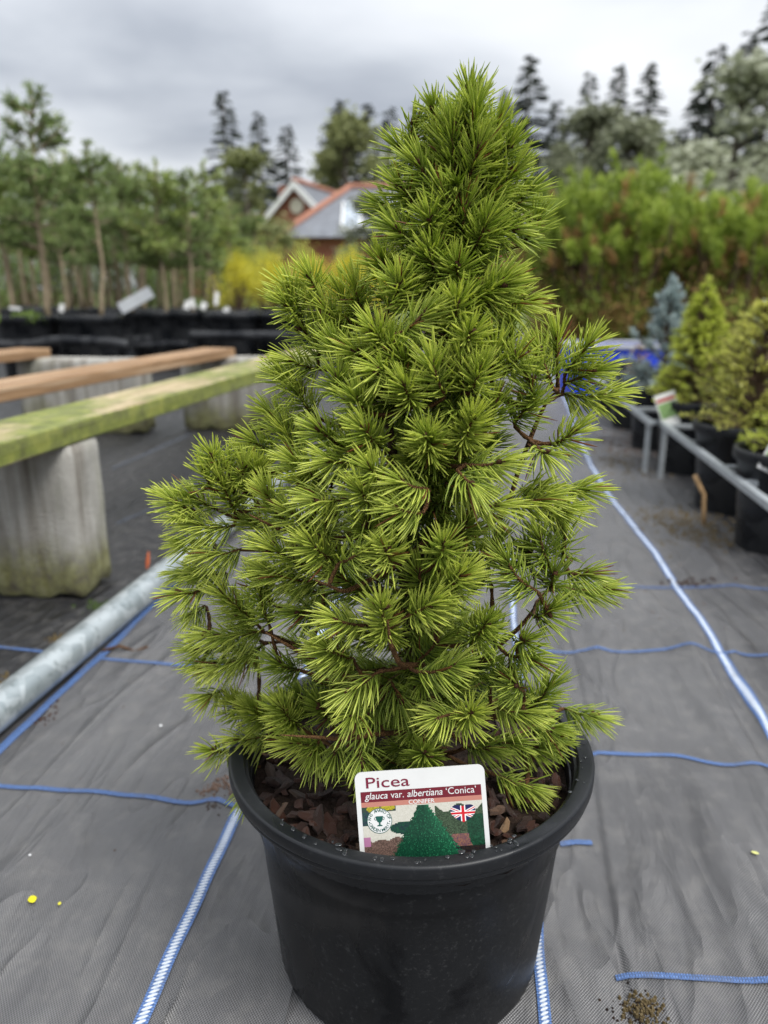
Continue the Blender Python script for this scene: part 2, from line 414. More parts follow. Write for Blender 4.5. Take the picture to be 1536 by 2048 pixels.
def frames(pts):
    pts = np.asarray(pts, float); T = np.gradient(pts, axis=0); T /= np.linalg.norm(T, axis=1)[:, None] + 1e-12
    ref = np.array([0, 0, 1.0]) if abs(T[0][2]) < 0.9 else np.array([1.0, 0, 0])
    U = np.cross(ref, T); U /= np.linalg.norm(U, axis=1)[:, None] + 1e-12
    return T, U, np.cross(T, U)
def tube(pts, rad, n=8, cap=True):
    pts = np.asarray(pts, float); k = len(pts)
    rad = np.broadcast_to(np.asarray(rad, float), (k,))
    T, U, B = frames(pts)
    a = np.linspace(0, 2 * pi, n, endpoint=False)
    ring = np.cos(a)[None, :, None] * U[:, None] + np.sin(a)[None, :, None] * B[:, None]
    V = (pts[:, None] + ring * rad[:, None, None]).reshape(-1, 3)
    F = [(i * n + j, i * n + (j + 1) % n, (i + 1) * n + (j + 1) % n, (i + 1) * n + j) for i in range(k - 1) for j in range(n)]
    if cap: F += [tuple(range(n - 1, -1, -1)), tuple((k - 1) * n + j for j in range(n))]
    return V, F
def lathe(prof, n=48, closed_bottom=True):
    V = []; F = []
    for r, z in prof:
        for j in range(n):
            a = 2 * pi * j / n; V.append((r * cos(a), r * sin(a), z))
    m = len(prof)
    for i in range(m - 1):
        for j in range(n): F.append((i * n + j, i * n + (j + 1) % n, (i + 1) * n + (j + 1) % n, (i + 1) * n + j))
    if closed_bottom: F.append(tuple(range(n - 1, -1, -1)))
    return np.array(V), F
def box(x0, x1, y0, y1, z0, z1):
    V = [(x, y, z) for z in (z0, z1) for y in (y0, y1) for x in (x0, x1)]
    return np.array(V, float), [(0, 2, 3, 1), (4, 5, 7, 6), (0, 1, 5, 4), (2, 6, 7, 3), (0, 4, 6, 2), (1, 3, 7, 5)]
def bevel_obj(o, w, seg=2):
    m = o.modifiers.new('bevel', 'BEVEL'); m.width = w; m.segments = seg; m.limit_method = 'ANGLE'
    return o
def unit(v): v = np.asarray(v, float); return v / (np.linalg.norm(v) + 1e-12)
def lerp_tab(y, tab):
    xs = [a for a, _ in tab]; ys = [b for _, b in tab]; return float(np.interp(y, xs, ys))

def blades(base, d, length, width, age=None, roll=None, seed=None):
    """flat pointed blades, 4 corners each"""
    r = np.random.default_rng(seed if seed is not None else rng.integers(1 << 30))
    base = np.asarray(base, float); d = np.asarray(d, float); d = d / (np.linalg.norm(d, axis=1)[:, None] + 1e-12)
    n = len(base)
    L = np.broadcast_to(length, (n,)) * r.uniform(0.75, 1.2, n); Wd = np.broadcast_to(width, (n,)) * r.uniform(0.8, 1.2, n)
    rv = r.normal(size=(n, 3)); s = np.cross(d, rv); s /= np.linalg.norm(s, axis=1)[:, None] + 1e-12
    p1 = base + d * (L * 0.5)[:, None] + s * (Wd * 0.5)[:, None]; p2 = base + d * L[:, None]; p3 = base + d * (L * 0.5)[:, None] - s * (Wd * 0.5)[:, None]
    V = np.stack([base, p1, p2, p3], 1).reshape(-1, 3)
    F = np.arange(n * 4).reshape(n, 4)
    rnd = r.uniform(0, 1, n); ag = np.full(n, 0.5) if age is None else np.broadcast_to(age, (n,))
    C = np.stack([np.tile([0, .5, 1, .5], (n, 1)), np.repeat(rnd[:, None], 4, 1), np.repeat(ag[:, None], 4, 1)], 2).reshape(-1, 3)
    return V, F, C
def cat_bl(lst):
    V, F, C, n = [], [], [], 0
    for v, f, c in lst: V.append(v); F.append(f + n); C.append(c); n += len(v)
    return np.concatenate(V), np.concatenate(F), np.concatenate(C)

# ================================================================== GROUND
POT_C = np.array([0.0184, 0.4805, 0.0])
def to_uv(x, y): return x * UU[0] + y * UU[1], x * VV[0] + y * VV[1]
def from_uv(u, v): return u * UU[0] + v * VV[0], u * UU[1] + v * VV[1]
def sstep(x): x = np.clip(x, 0, 1); return x * x * (3 - 2 * x)
def edge_v(u): return 0.118 + 0.028 * (u - 0.45) + 0.004 * np.sin(9 * u)       # lapped edge of the right-hand fabric sheet
RIDGES = [(0.315, .004, .007, .62, .95, 2.4), (0.345, .004, .008, .75, 1.1, 0.8), (-0.25, .003, .008, .55, .9, 4.4), (-0.33, .0035, .009, .6, 1.0, 1.4), (0.26, .003, .006, .42, .66, 2.9), (-.18, .0025, .008, .75, 1.3, 3.0), (0.46, .0035, .010, .5, .9, 1.0), (0.40, .004, .008, .8, 1.3, 3.6),  # v, amplitude, width, u from, u to, phase
    (0.30, .0065, .020, .55, 1.15, 0.3), (0.335, .0045, .012, .40, .95, 1.7), (0.235, .0040, .018, .35, .8, 0.9), (0.42, .005, .022, .6, 1.6, 2.2),
    (-0.22, .0040, .018, .5, 1.3, 0.5), (-0.29, .0050, .022, .55, 1.5, 1.2), (-0.36, .0045, .02, .4, 1.2, 2.6), (-0.13, .003, .02, .9, 1.8, 0.1),
    (0.16, .003, .014, .8, 1.7, 1.1), (0.05, .003, .02, .8, 1.6, 1.9), (0.27, .003, .010, .7, 1.0, 4.0), (0.38, .0035, .012, .3, .7, 5.0),
    (-0.42, .003, .012, .5, .9, 3.3), (0.20, .0030, .010, .45, .7, 3.9), (0.52, .004, .03, .7, 1.9, 0.7)]
def gz(x, y):
    x = np.asarray(x, float); y = np.asarray(y, float)
    u, v = to_uv(x, y)
    z = 0.0018 * np.sin(11 * u + 3 * v) * np.sin(7 * v + 1) + 0.0012 * np.sin(23 * u + 5) * np.sin(31 * v)
    for v0, a, w, ua, ub, ph in RIDGES:
        vc = v0 + 0.012 * np.sin(6 * u + ph) + 0.006 * np.sin(17 * u + 2 * ph)
        env = sstep((u - ua) / 0.15) * sstep((ub - u) / 0.2)
        z = z + 1.9 * a * env * np.exp(-((v - vc) / w) ** 2) * (0.7 + 0.5 * np.sin(13 * u + ph))
    z = z * sstep((4.0 - np.hypot(x, y)) / 2.5)
    z = z + 0.0032 * sstep((v - edge_v(u)) / 0.006) * sstep((6 - np.abs(u)) / 4)
    dpot = np.hypot(x - POT_C[0], y - POT_C[1])
    z = z * sstep((dpot - 0.085) / 0.06)
    return z
def spaced(*segs):
    out = []
    for a, b, n in segs: out += list(np.linspace(a, b, n, endpoint=False))
    return np.array(out + [segs[-1][1]])
ug = spaced((-40, -2, 6), (-2, 0.1, 10), (0.1, 1.9, 190), (1.9, 4.5, 60), (4.5, 30, 20), (30, 700, 12))
vg = spaced((-500, -30, 8), (-30, -3, 10), (-3, -0.8, 24), (-0.8, -.55, 24), (-.55, 0.10, 185), (0.10, 0.15, 30), (0.15, 0.62, 134), (.62, 0.8, 16), (0.8, 3, 24), (3, 30, 10), (30, 500, 8))
UG, VG = np.meshgrid(ug, vg, indexing='ij')
XG, YG = from_uv(UG, VG)
ZG = gz(XG, YG)
nu, nv = len(ug), len(vg)
idx = np.arange(nu * nv).reshape(nu, nv)
FG = np.stack([idx[:-1, :-1], idx[:-1, 1:], idx[1:, 1:], idx[1:, :-1]], -1).reshape(-1, 4)[:, ::-1]
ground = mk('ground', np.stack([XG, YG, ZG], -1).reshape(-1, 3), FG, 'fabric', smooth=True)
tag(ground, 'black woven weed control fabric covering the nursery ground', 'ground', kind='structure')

def strip(pix, width, mat, name='woven_tape'):
    pts = np.array([G(*p)[:2] for p in pix])
    seg = np.linalg.norm(np.diff(pts, axis=0), axis=1); s = np.concatenate([[0], np.cumsum(seg)])
    n = int(min(500, max(12, s[-1] / 0.008))); t = np.linspace(0, s[-1], n)
    q = np.stack([np.interp(t, s, pts[:, 0]), np.interp(t, s, pts[:, 1])], 1)
    k = 5
    for _ in range(2): q[1:-1] = (q[:-2] + 2 * q[1:-1] + q[2:]) / 4
    T = np.gradient(q, axis=0); T /= np.linalg.norm(T, axis=1)[:, None]
    N = np.stack([-T[:, 1], T[:, 0]], 1)
    wob = 0.0005 * np.sin(t * 31) + 0.0003 * np.sin(t * 83 + 1)
    q = q + N * wob[:, None]
    V, C = [], []
    for j, a in enumerate((-.5, -.25, 0, .25, .5)):
        e = q + N * (a * width); z = gz(e[:, 0], e[:, 1]) + 0.0012 + (0.0003 if abs(a) < .4 else 0)
        V.append(np.stack([e[:, 0], e[:, 1], z], 1)); C.append(np.stack([t, np.full(n, a + .5), np.zeros(n)], 1))
    V = np.stack(V, 1).reshape(-1, 3); C = np.stack(C, 1).reshape(-1, 3)
    ii = np.arange(n * 5).reshape(n, 5)
    F = np.stack([ii[:-1, :-1], ii[1:, :-1], ii[1:, 1:], ii[:-1, 1:]], -1).reshape(-1, 4)[:, ::-1]
    return mk(name, V, F, mat, ground, True, C)
strip([(255, 2110), (330, 1940), (415, 1755), (480, 1622), (520, 1540), (600, 1370), (660, 1235), (800, 940)], 0.0105, 'stripe_w')
strip([(1098, 2110), (1088, 2010), (1078, 1900), (1072, 1800), (1065, 1700), (1050, 1500), (1015, 1100)], 0.0085, 'stripe_w')
strip([(-60, 1560), (0, 1502), (110, 1395), (215, 1300), (262, 1252), (310, 1208), (420, 1100), (600, 930)], 0.0105, 'stripe_b')
strip([(1600, 1590), (1536, 1478), (1460, 1345), (1395, 1235), (1352, 1178), (1310, 1110), (1262, 1050), (1215, 990), (1180, 930), (1162, 885), (1130, 800), (1085, 730)], 0.0125, 'stripe_w')
strip([(-40, 1572), (0, 1576), (110, 1584), (230, 1592), (360, 1608), (440, 1616), (505, 1622)], 0.0062, 'stripe_b')
strip([(190, 1316), (270, 1322), (390, 1332), (500, 1340)], 0.0062, 'stripe_b')
strip([(-30, 1292), (40, 1300), (110, 1308)], 0.0062, 'stripe_b')
strip([(1180, 1514), (1280, 1518), (1355, 1518), (1400, 1530), (1470, 1542), (1570, 1550)], 0.0062, 'stripe_b')
strip([(1060, 1300), (1180, 1306), (1270, 1308), (1350, 1303), (1420, 1311), (1560, 1320)], 0.0062, 'stripe_b')
strip([(1180, 1182), (1290, 1181), (1400, 1177), (1560, 1184)], 0.0055, 'stripe_b')
strip([(1120, 1692), (1150, 1688), (1184, 1690)], 0.0062, 'stripe_b')
strip([(1232, 1956), (1330, 1958), (1430, 1966), (1580, 1980)], 0.0050, 'stripe_b')
strip([(225, 938), (300, 905), (380, 868)], 0.006, 'stripe_old')
strip([(235, 1050), (300, 1020), (480, 915), (560, 868)], 0.005, 'stripe_old')
# rough grass beyond the beds
gy = []
for x in np.linspace(-60, 60, 41):
    gy.append((x, 9.5 + 0.8 * sin(x * 1.3) + 0.5 * sin(x * 3.1), 0.006)); gy.append((x, 400, 0.006))
tag(mk('grass_field', gy, [(2 * i, 2 * i + 2, 2 * i + 3, 2 * i + 1) for i in range(40)], 'grass'), 'rough green grass beyond the fabric beds', 'grass', kind='structure')

# ================================================================== FAR HOUSE
def roof_slab(p0, p1, p2, p3, th=0.12):
    """quad roof plane with thickness downward"""
    a = np.array([p0, p1, p2, p3], float); b = a - np.array([0, 0, th])
    V = np.concatenate([a, b]); F = [(0, 1, 2, 3), (7, 6, 5, 4), (0, 4, 5, 1), (1, 5, 6, 2), (2, 6, 7, 3), (3, 7, 4, 0)]
    return V, F
H0 = P(592, 363, 38.0); Hz = H0[2]; HX = H0[0]
house = thing('brick_house', 'red brick house with slate roofs, terracotta ridges and a round cream disc in its gable', 'house', (HX, 38.0, 0), rz=-radians(17))
hw = 3.0; ez = Hz - hw * 0.98; hd = 9.0
# gable wing, local coordinates: gable in the x-z plane at y=0, ridge along +y
mk('wall', *merge([(np.array([(-hw + .25, 0, 0), (hw - .25, 0, 0), (hw - .25, 0, ez + .2), (0, 0, Hz - .15), (-hw + .25, 0, ez + .2),
                              (-hw + .25, hd, 0), (hw - .25, hd, 0), (hw - .25, hd, ez + .2), (0, hd, Hz - .15), (-hw + .25, hd, ez + .2)]),
                    [(0, 1, 2, 3, 4), (9, 8, 7, 6, 5), (1, 6, 7, 2), (0, 4, 9, 5)])]), 'brick', house)
for s in (-1, 1):
    pl = mk('roof', *roof_slab((0, -.25, Hz), (s * hw, -.25, ez), (s * hw, hd, ez), (0, hd, Hz)), 'slate', house)
    dx = np.array([s * hw, 0, ez - Hz]); n = unit(dx)
    mk('bargeboard', *merge([roof_slab((0, -.34, Hz + .03), (s * hw, -.34, ez + .03), (s * hw, -.26, ez + .03), (0, -.26, Hz + .03), .34)]), 'white_paint', pl)
mk('ridge', *tube([(0, -.3, Hz + .04), (0, hd, Hz + .04)], .13, 8), 'terracotta', house)
dv, df = lathe([(0.001, .06), (.30, .06), (.34, .02), (.34, 0)], 20, False)
mk('disc', np.stack([dv[:, 0], -dv[:, 2] - .003, dv[:, 1] + Hz - 1.05], 1), df, 'cream', house)
ch = mk('chimney', *box(-2.3, -1.6, 3.2, 3.9, ez + .6, Hz + .25), 'brick', house)
# left wing, lower ridge
mk('side_roof', *merge([roof_slab((-hw + .2, 2.5, ez + 1.7), (-hw - 5.0, 2.5, ez + 1.7), (-hw - 5.2, 0.2, ez - .3), (-hw + .4, 0.2, ez - .3)),
                        roof_slab((-hw - 5.0, 2.55, ez + 1.7), (-hw + .2, 2.55, ez + 1.7), (-hw + .2, 5.0, ez - .3), (-hw - 5.0, 5.0, ez - .3))]), 'slate', house)
mk('side_wall', *box(-hw - 4.9, -hw + .24, 0.6, 4.6, 0, ez - .2), 'brick', house)
mk('side_ridge', *tube([(-hw + .2, 2.52, ez + 1.75), (-hw - 5.0, 2.52, ez + 1.75)], .13, 8), 'terracotta', house)
# front hipped wing
A = P(556, 474, 33.0); B = P(1085, 474, 33.0); R1 = P(700, 379, 36.5); R2 = P(1020, 372, 36.5)
house2 = thing('hipped_house', 'house with long hipped slate roof, terracotta hips and a white roof window', 'house', (A[0] * .5 + B[0] * .5, 36.5, 0))
o2 = np.array(house2.location)
e_ = A[2]; rz_ = (R1[2] + R2[2]) / 2
def h2(x, y, z): return (x - o2[0], y - o2[1], z)
xa, xb = A[0], B[0]; xr1, xr2 = R1[0], R2[0]
roofm = mk('roof', [h2(xa, 33, e_), h2(xb, 33, e_), h2(xr2, 36.5, rz_), h2(xr1, 36.5, rz_), h2(xa, 40, e_), h2(xb, 40, e_)],
   [(0, 1, 2, 3), (5, 4, 3, 2), (4, 0, 3), (1, 5, 2), (0, 4, 5, 1)], 'slate', house2)
mk('wall', *box(xa + .4 - o2[0], xb - .4 - o2[0], 33.4 - o2[1], 39.6 - o2[1], 0, e_ - .003), 'brick', house2)
for p, q in (((xa, 33, e_), (xr1, 36.5, rz_)), ((xb, 33, e_), (xr2, 36.5, rz_)), ((xr1, 36.5, rz_), (xr2, 36.5, rz_)), ((xa, 40, e_), (xr1, 36.5, rz_))):
    mk('ridge', *tube([np.array(h2(*p)) + (0, 0, .05), np.array(h2(*q)) + (0, 0, .05)], .13, 8), 'terracotta', house2)
for (a0, a1) in ((0.235, 0.315),):
    def rp(f, g, lift=0.06):
        y = 33 + 3.5 * g; z = e_ + (rz_ - e_) * g; x = xa + (xb - xa) * f
        return np.array(h2(x, y, z)) + np.array([0, -.03, lift])
    c = [rp(a0, .14), rp(a1, .14), rp(a1, .66), rp(a0, .66)]
    wf_ = mk('roof_window', *roof_slab(*c, .14), 'white_paint', roofm)
    c2 = [c[0] + (.09, .02, .03), c[1] + (-.09, .02, .03), c[2] + (-.09, -.05, .0), c[3] + (.09, -.05, .0)]
    mk('pane', *roof_slab(*[x + (0, 0, .012) for x in c2], .02), 'glass', wf_)

# ================================================================== FAR TREES
def spruce_mesh(h, r, seed, n=9000, sway=0.0):
    g = np.random.default_rng(seed)
    Bp, D, Ag = [], [], []
    nb = int(h * 16)
    for i in range(nb):
        t = (i + g.uniform(0, 1)) / nb; z = h * (0.10 + 0.90 * t)
        L = r * (1 - t) ** 0.9 * g.uniform(0.6, 1.1) + 0.12
        a = g.uniform(0, 2 * pi); dr = np.array([cos(a), sin(a), 0])
        k = max(5, int(n / nb * (0.35 + 1.3 * (1 - t))))
        s = g.uniform(0.1, 1, k) ** 0.7
        droop = -0.28 * L * s ** 1.5 + 0.10 * L * s ** 4
        side = np.array([-dr[1], dr[0], 0])
        p = dr[None] * (L * s)[:, None] + side[None] * (g.normal(0, .10, k) * L)[:, None]
        p[:, 2] += z + droop
        d = dr[None] * 0.7 + side[None] * g.normal(0, .7, k)[:, None] + np.array([0, 0, -0.35])[None]
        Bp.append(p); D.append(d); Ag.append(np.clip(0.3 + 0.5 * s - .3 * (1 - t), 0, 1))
    Bp, D, Ag = np.concatenate(Bp), np.concatenate(D), np.concatenate(Ag)
    V, F, C = blades(Bp, D, h * (0.018 + .026 * (1 - Bp[:, 2] / h)), h * .011, Ag, seed=seed)
    tz = np.linspace(0, h * .97, 7)
    tv, tf = tube(np.stack([np.zeros(7), np.zeros(7), tz], 1), np.linspace(h * .016, h * .003, 7), 7)
    return (V, F, C), (tv, tf)
FARBANK = {}
def far_tree(kind, x, y, h, r, mat, label, group, seed, name):
    t = thing(name, label, 'tree', (x, y, 0), group, rz=(seed * 1.7) % 6.28)
    key = (kind, seed % 3)
    if key not in FARBANK: FARBANK[key] = (spruce_mesh(10, 2.2, 40 + seed % 3) if kind == 's' else crown_mesh(60 + seed % 3))
    (V, F, C), (tv, tf) = FARBANK[key]
    sc = np.array([r / 2.2, r / 2.2, h / 10])
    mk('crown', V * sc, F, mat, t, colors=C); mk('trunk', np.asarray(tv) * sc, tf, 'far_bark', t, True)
    return t
def crown_mesh(seed, n=4200):
    g = np.random.default_rng(seed)
    parts = []
    cl = []
    for i in range(46):
        t = g.uniform(0.0, 1) ; z = 2.0 + 8.0 * t
        rr = 2.2 * (sin(pi * min(1, .14 + .86 * t) ** 0.9)) ** 0.6 * g.uniform(.35, 1.0)
        a = g.uniform(0, 2 * pi); cl.append((rr * cos(a), rr * sin(a), min(z, 9.6), g.uniform(.35, .85)))
    cl.append((0, 0, 9.5, .6))
    tv = [tube([(0, 0, 0), (.05, 0, 2.2), (-.03, .05, 5), (0, 0, 9.2)], [.17, .14, .09, .02], 7)]
    Bp, D, Ag = [], [], []
    for cx, cy, cz, cs in cl:
        k = n // len(cl)
        q = g.normal(0, 1, (k, 3)) * np.array([cs, cs, cs * .8]) * .55
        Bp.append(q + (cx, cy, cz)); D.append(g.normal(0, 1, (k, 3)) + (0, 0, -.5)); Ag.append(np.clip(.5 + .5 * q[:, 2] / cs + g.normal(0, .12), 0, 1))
        tv.append(tube([(0, 0, max(1.8, cz - 1.4)), (cx * .5, cy * .5, cz - .5), (cx, cy, cz)], [.05, .03, .008], 5))
    V, F, C = blades(np.concatenate(Bp), np.concatenate(D), .34, .19, np.concatenate(Ag), seed=seed)
    return (V, F, C), merge(tv)
def top_h(px, py, Y): return P(px, py, Y)
SPL = ['tallest skyline spruce, standing left of the brick house', 'narrow dark skyline spruce beside the tallest one left of the house', 'shortest of three skyline spruces left of the brick gable'] + ['dark spruce on the skyline behind the broad olive green tree'] * 4 + ['low dark spruce just above the ridge of the brick house']
for i, (px, py, Y, rw) in enumerate([(445, 180, 66, 62), (517, 222, 70, 52), (573, 250, 72, 55), (676, 200, 70, 70), (735, 205, 72, 66), (780, 215, 74, 60), (830, 215, 76, 60), (640, 330, 78, 40)]):
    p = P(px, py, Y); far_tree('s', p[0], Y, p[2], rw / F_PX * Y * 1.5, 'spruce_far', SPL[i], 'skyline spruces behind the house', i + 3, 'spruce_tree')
t3 = 'dark spruce of the trio above the grey green rounded trees'; t4 = 'tall dark spruce rising behind the silvery leaved tree'; t5 = 'lower dark spruce filling the wood between the taller spruces'
SPR = ['tall spruce standing alone just right of the potted spruce tip', 'short dark spruce beside the lone tall one', t3, t3, t3, t4, t4, t4, t4, t5, t5, t5]
for i, (px, py, Y, rw) in enumerate([(1060, 108, 62, 85), (1115, 200, 60, 60), (1182, 142, 64, 60), (1240, 128, 66, 62), (1302, 125, 60, 72), (1400, 170, 66, 70), (1437, 90, 58, 85), (1500, 62, 55, 85), (1560, -20, 50, 90), (1010, 180, 70, 60), (1350, 260, 70, 60), (960, 240, 72, 60)]):
    p = P(px, py, Y); far_tree('s', p[0], Y, p[2], rw / F_PX * Y * 1.4, 'spruce_far', SPR[i], 'spruces in the wood on the right', i + 2, 'spruce_tree')
BL = [
    (490, 300, 29, 76, 'birch_far', 'pale green airy tree growing in front of the left end of the brick house'),
    (690, 225, 45, 85, 'birch_far', 'broad olive green tree rising behind the slate roof'),
    (745, 388, 27, 66, 'grey_far', 'wispy grey green tree hiding part of the long slate roof'),
    (1180, 215, 40, 105, 'grey_far', 'grey green rounded tree behind the left mountain pine bushes'),
    (1265, 235, 38, 100, 'grey_far', 'grey green broad tree under the right hand spruces'),
    (1130, 290, 34, 60, 'grey_far', 'small grey green tree beside the end of the long slate roof'),
    (1490, 130, 20, 165, 'silver', 'silvery leaved tree towering over the golden conifers'),
    (1400, 285, 24, 95, 'silver', 'low silvery leaved tree with gaps showing the sky'),
    (1345, 300, 45, 80, 'grey_far', 'dull green tree between the wood and the silvery trees'),
    (900, 330, 42, 90, 'grey_far', 'green tree behind the long slate roof, hidden by the potted spruce'),
]
for i, (px, py, Y, rw, mat, lab) in enumerate(BL):
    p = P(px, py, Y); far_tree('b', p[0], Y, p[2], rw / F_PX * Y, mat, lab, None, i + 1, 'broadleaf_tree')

# ================================================================== POTS (shared builder)
def pot_profiles(R, H, rb):
    lip = 0.011 * R / .115
    body = [(rb * .96, 0), (rb, .004), (rb + (R * .895 - rb) * .55, H * .55), (R * .895, H * .845), (R * .905, H * .85), (R * .925, H * .905)]
    rim = [(R * .915, H * .885), (R * .975, H * .893), (R * .995, H * .91), (R, H * .955), (R * .993, H * .985), (R * .975, H), (R * .93, H), (R * .905, H * .985), (R * .89, H * .95),
           (R * .885, H * .90), (R * .86, H * .70)]
    return body, rim
POTBANK = {}
def pot_thing(x, y, R, H, rb, label, group=None, soil=0.87, mat='pot_far', rimmat='rim', n=32, z=0.0, name='plant_pot', soilmat='soil'):
    t = thing(name, label, 'pot', (x, y, z), group)
    key = (R, H, rb, soil, mat, n)
    if key not in POTBANK:
        b, r = pot_profiles(R, H, rb)
        g = np.random.default_rng(5)
        sv = [(0, 0, H * soil)]; sf = []
        rings = 4; m = 20
        for i in range(1, rings + 1):
            for j in range(m):
                a = 2 * pi * j / m; rr = R * .885 * i / rings
                sv.append((rr * cos(a), rr * sin(a), H * soil + g.normal(0, .003) - (0.002 if i == rings else 0)))
        sf += [(0, 1 + j, 1 + (j + 1) % m) for j in range(m)]
        for i in range(rings - 1):
            sf += [(1 + i * m + j, 1 + (i + 1) * m + j, 1 + (i + 1) * m + (j + 1) % m, 1 + i * m + (j + 1) % m) for j in range(m)]
        POTBANK[key] = (mk('body', *lathe(b, n), mat, t, True), mk('rim', *lathe(r, n, False), rimmat, t, True), mk('soil', sv, sf, soilmat, t, True))
    else:
        for o in POTBANK[key]: link_copy(o, t)
    return t

# ================================================================== LEFT BEDS
def fir_mesh(seed, h, bare, spread, lush=1.0, droop=0.0):
    g = np.random.default_rng(seed)
    zz = np.linspace(0, h, 12)
    sx = np.cumsum(g.normal(0, .006, 12)); sy = np.cumsum(g.normal(0, .006, 12)); sx -= sx[0]; sy -= sy[0]
    stem = np.stack([sx, sy, zz], 1)
    parts = [tube(stem, np.linspace(.016, .004, 12), 7)]
    Bp, D, Ag = [], [], []
    def clothe(pts, dens, bl):
        pts = np.asarray(pts); L = np.sum(np.linalg.norm(np.diff(pts, axis=0), axis=1)); k = int(L * dens)
        if k < 2: return
        s = g.uniform(0, len(pts) - 1.001, k); i = s.astype(int); f = (s - i)[:, None]
        p = pts[i] * (1 - f) + pts[i + 1] * f; T = pts[i + 1] - pts[i]; T /= np.linalg.norm(T, axis=1)[:, None] + 1e-9
        d = T * g.uniform(.5, 1.0, k)[:, None] + g.normal(0, .62, (k, 3)) + (0, 0, .15)
        Bp.append(p); D.append(d); Ag.append(np.clip(.2 + .7 * s / (len(pts) - 1) + g.normal(0, .1), 0, 1))
    z = bare
    while z < h - .05:
        t = (z - bare) / (h - bare)
        for b in range(g.integers(3, 6)):
            a = g.uniform(0, 2 * pi); L = spread * (1 - .72 * t) * g.uniform(.6, 1.1); el = radians(g.uniform(5, 28) + 22 * t) - droop
            i = min(11, int(z / h * 11)); o = stem[i]
            o = np.array([np.interp(z, zz, sx), np.interp(z, zz, sy), z])
            dr = np.array([cos(a) * cos(el), sin(a) * cos(el), sin(el)])
            pts = [o + dr * L * s + np.array([0, 0, .12 * L * s * s]) for s in np.linspace(0, 1, 5)]
            parts.append(tube(pts, np.linspace(.006, .002, 5), 5, False)); clothe(pts[1:], 260 * lush, .04)
            for q in range(g.integers(3, 6)):
                s = g.uniform(.25, .9); o2_ = o + dr * L * s; a2 = a + g.choice([-1, 1]) * radians(g.uniform(35, 70))
                d2 = np.array([cos(a2), sin(a2), .25]); l2 = L * (1 - s * .6) * .45
                p2 = [o2_, o2_ + d2 * l2 * .5, o2_ + d2 * l2]; parts.append(tube(p2, [.003, .002, .0015], 4, False)); clothe(p2, 300 * lush, .04)
        z += g.uniform(.07, .12)
    clothe(stem[-4:], 420 * lush, .05)
    V, F, C = blades(np.concatenate(Bp), np.concatenate(D), .050, .0085, np.concatenate(Ag), seed=seed)
    return (V, F, C), merge(parts)
FIRB = [fir_mesh(11, 1.0, .36, .30, 1.0), fir_mesh(12, 1.0, .40, .27, 1.1), fir_mesh(13, 1.0, .33, .33, .9), fir_mesh(14, 1.0, .45, .26, 1.2)]
FIRM = {}
def fir(x, y, z, h, k, mat, label, group, name='young_fir', wide=1.0):
    t = thing(name, label, 'tree', (x, y, z), group, rz=(x * 37 + y * 11) % 6.28)
    key = (k, mat)
    if key not in FIRM:
        (V, F, C), (sv, sf) = FIRB[k]
        FIRM[key] = (mk('needles', V, F, mat, t, colors=C), mk('stem', sv, sf, 'stem', t, True))
    else:
        for o in FIRM[key]: link_copy(o, t)
    t.scale = (wide * h, wide * h, h)
    return t
BIGPOT = dict(R=.175, H=.34, rb=.135)
lp = [(62, 4.30), (186, 4.30)]
for i, (px, Y) in enumerate(lp):
    q = P(px, 700, Y)
    pot_thing(q[0], Y, label=['large black pot of the tallest young fir, held by the wavy tray', 'large black pot of the pale stemmed fir, held by the wavy tray'][i], group='large pots in the wavy tray', **BIGPOT)
for px, Y in [(262, 5.1), (318, 5.1), (372, 5.15), (425, 5.2), (300, 5.9), (360, 5.9), (230, 6.0), (130, 5.6), (30, 5.7), (80, 6.4)]:
    q = P(px, 700, Y); pot_thing(q[0], Y, label='large black pot among the back rows of potted young firs', group='back row pots', **BIGPOT)
for i, (px, Y) in enumerate([(470, 4.75), (575, 4.75)]):
    q = P(px, 700, Y); pot_thing(q[0], Y, label=['large black pot at the open end of the flat black tray', 'large black pot in the flat tray, half hidden by the potted spruce'][i], group='pots in the flat tray', **BIGPOT)
# pot-holder trays: perforated plates that keep the pots upright
def tray(px0, px1, Y, pyz, label, wave, depth=.40, skip=()):
    a = P(px0, pyz, Y - .19); b = P(px1, pyz, Y - .19); z0 = a[2]
    t = thing('pot_holder_tray', label, 'tray', (a[0], Y - .19, 0))
    n = 40; xs = np.linspace(0, b[0] - a[0], n)
    dz = wave * (0.9 * np.sin(xs / (b[0] - a[0]) * pi * 2 + 3.4) * sstep(xs / (b[0] - a[0]) * 1.5) + .15 * np.sin(xs * 23))
    V, F = [], []
    for i, x in enumerate(xs):
        zc = z0 + dz[i]
        V += [(x, 0, zc - .05), (x, -.012, zc - .006), (x, 0, zc), (x, .03, zc + .002), (x, .034, zc - .012)]
    for i in range(n - 1):
        for j in range(4): F.append((i * 5 + j, (i + 1) * 5 + j, (i + 1) * 5 + j + 1, i * 5 + j + 1))
    o = mk('front_lip', V, F, 'tray', t, True)
    m = o.modifiers.new('solid', 'SOLIDIFY'); m.thickness = .004
    # side flanges and feet
    for x in (0.0, xs[-1]):
        mk('side_rail', *box(x - .006, x + .006, .03, depth, z0 - .03, z0 + .004), 'tray', t)
        mk('foot', *box(x - .012, x + .012, .004, .028, 0, z0 - .045), 'tray', t)
    mk('back_rail', *box(.006, xs[-1] - .006, depth - .012, depth, z0 - .03, z0 + .002), 'tray', t)
    return t
tray(-130, 256, 4.28, 680, 'black plastic pot tray with a wavy front lip behind the brown plank', .022)
tray(262, 372, 5.05, 684, 'short black plastic pot tray between the wavy tray and the flat one', .008)
tray(378, 700, 4.72, 663, 'black plastic pot tray with straight flat lip behind the green plank', .002)

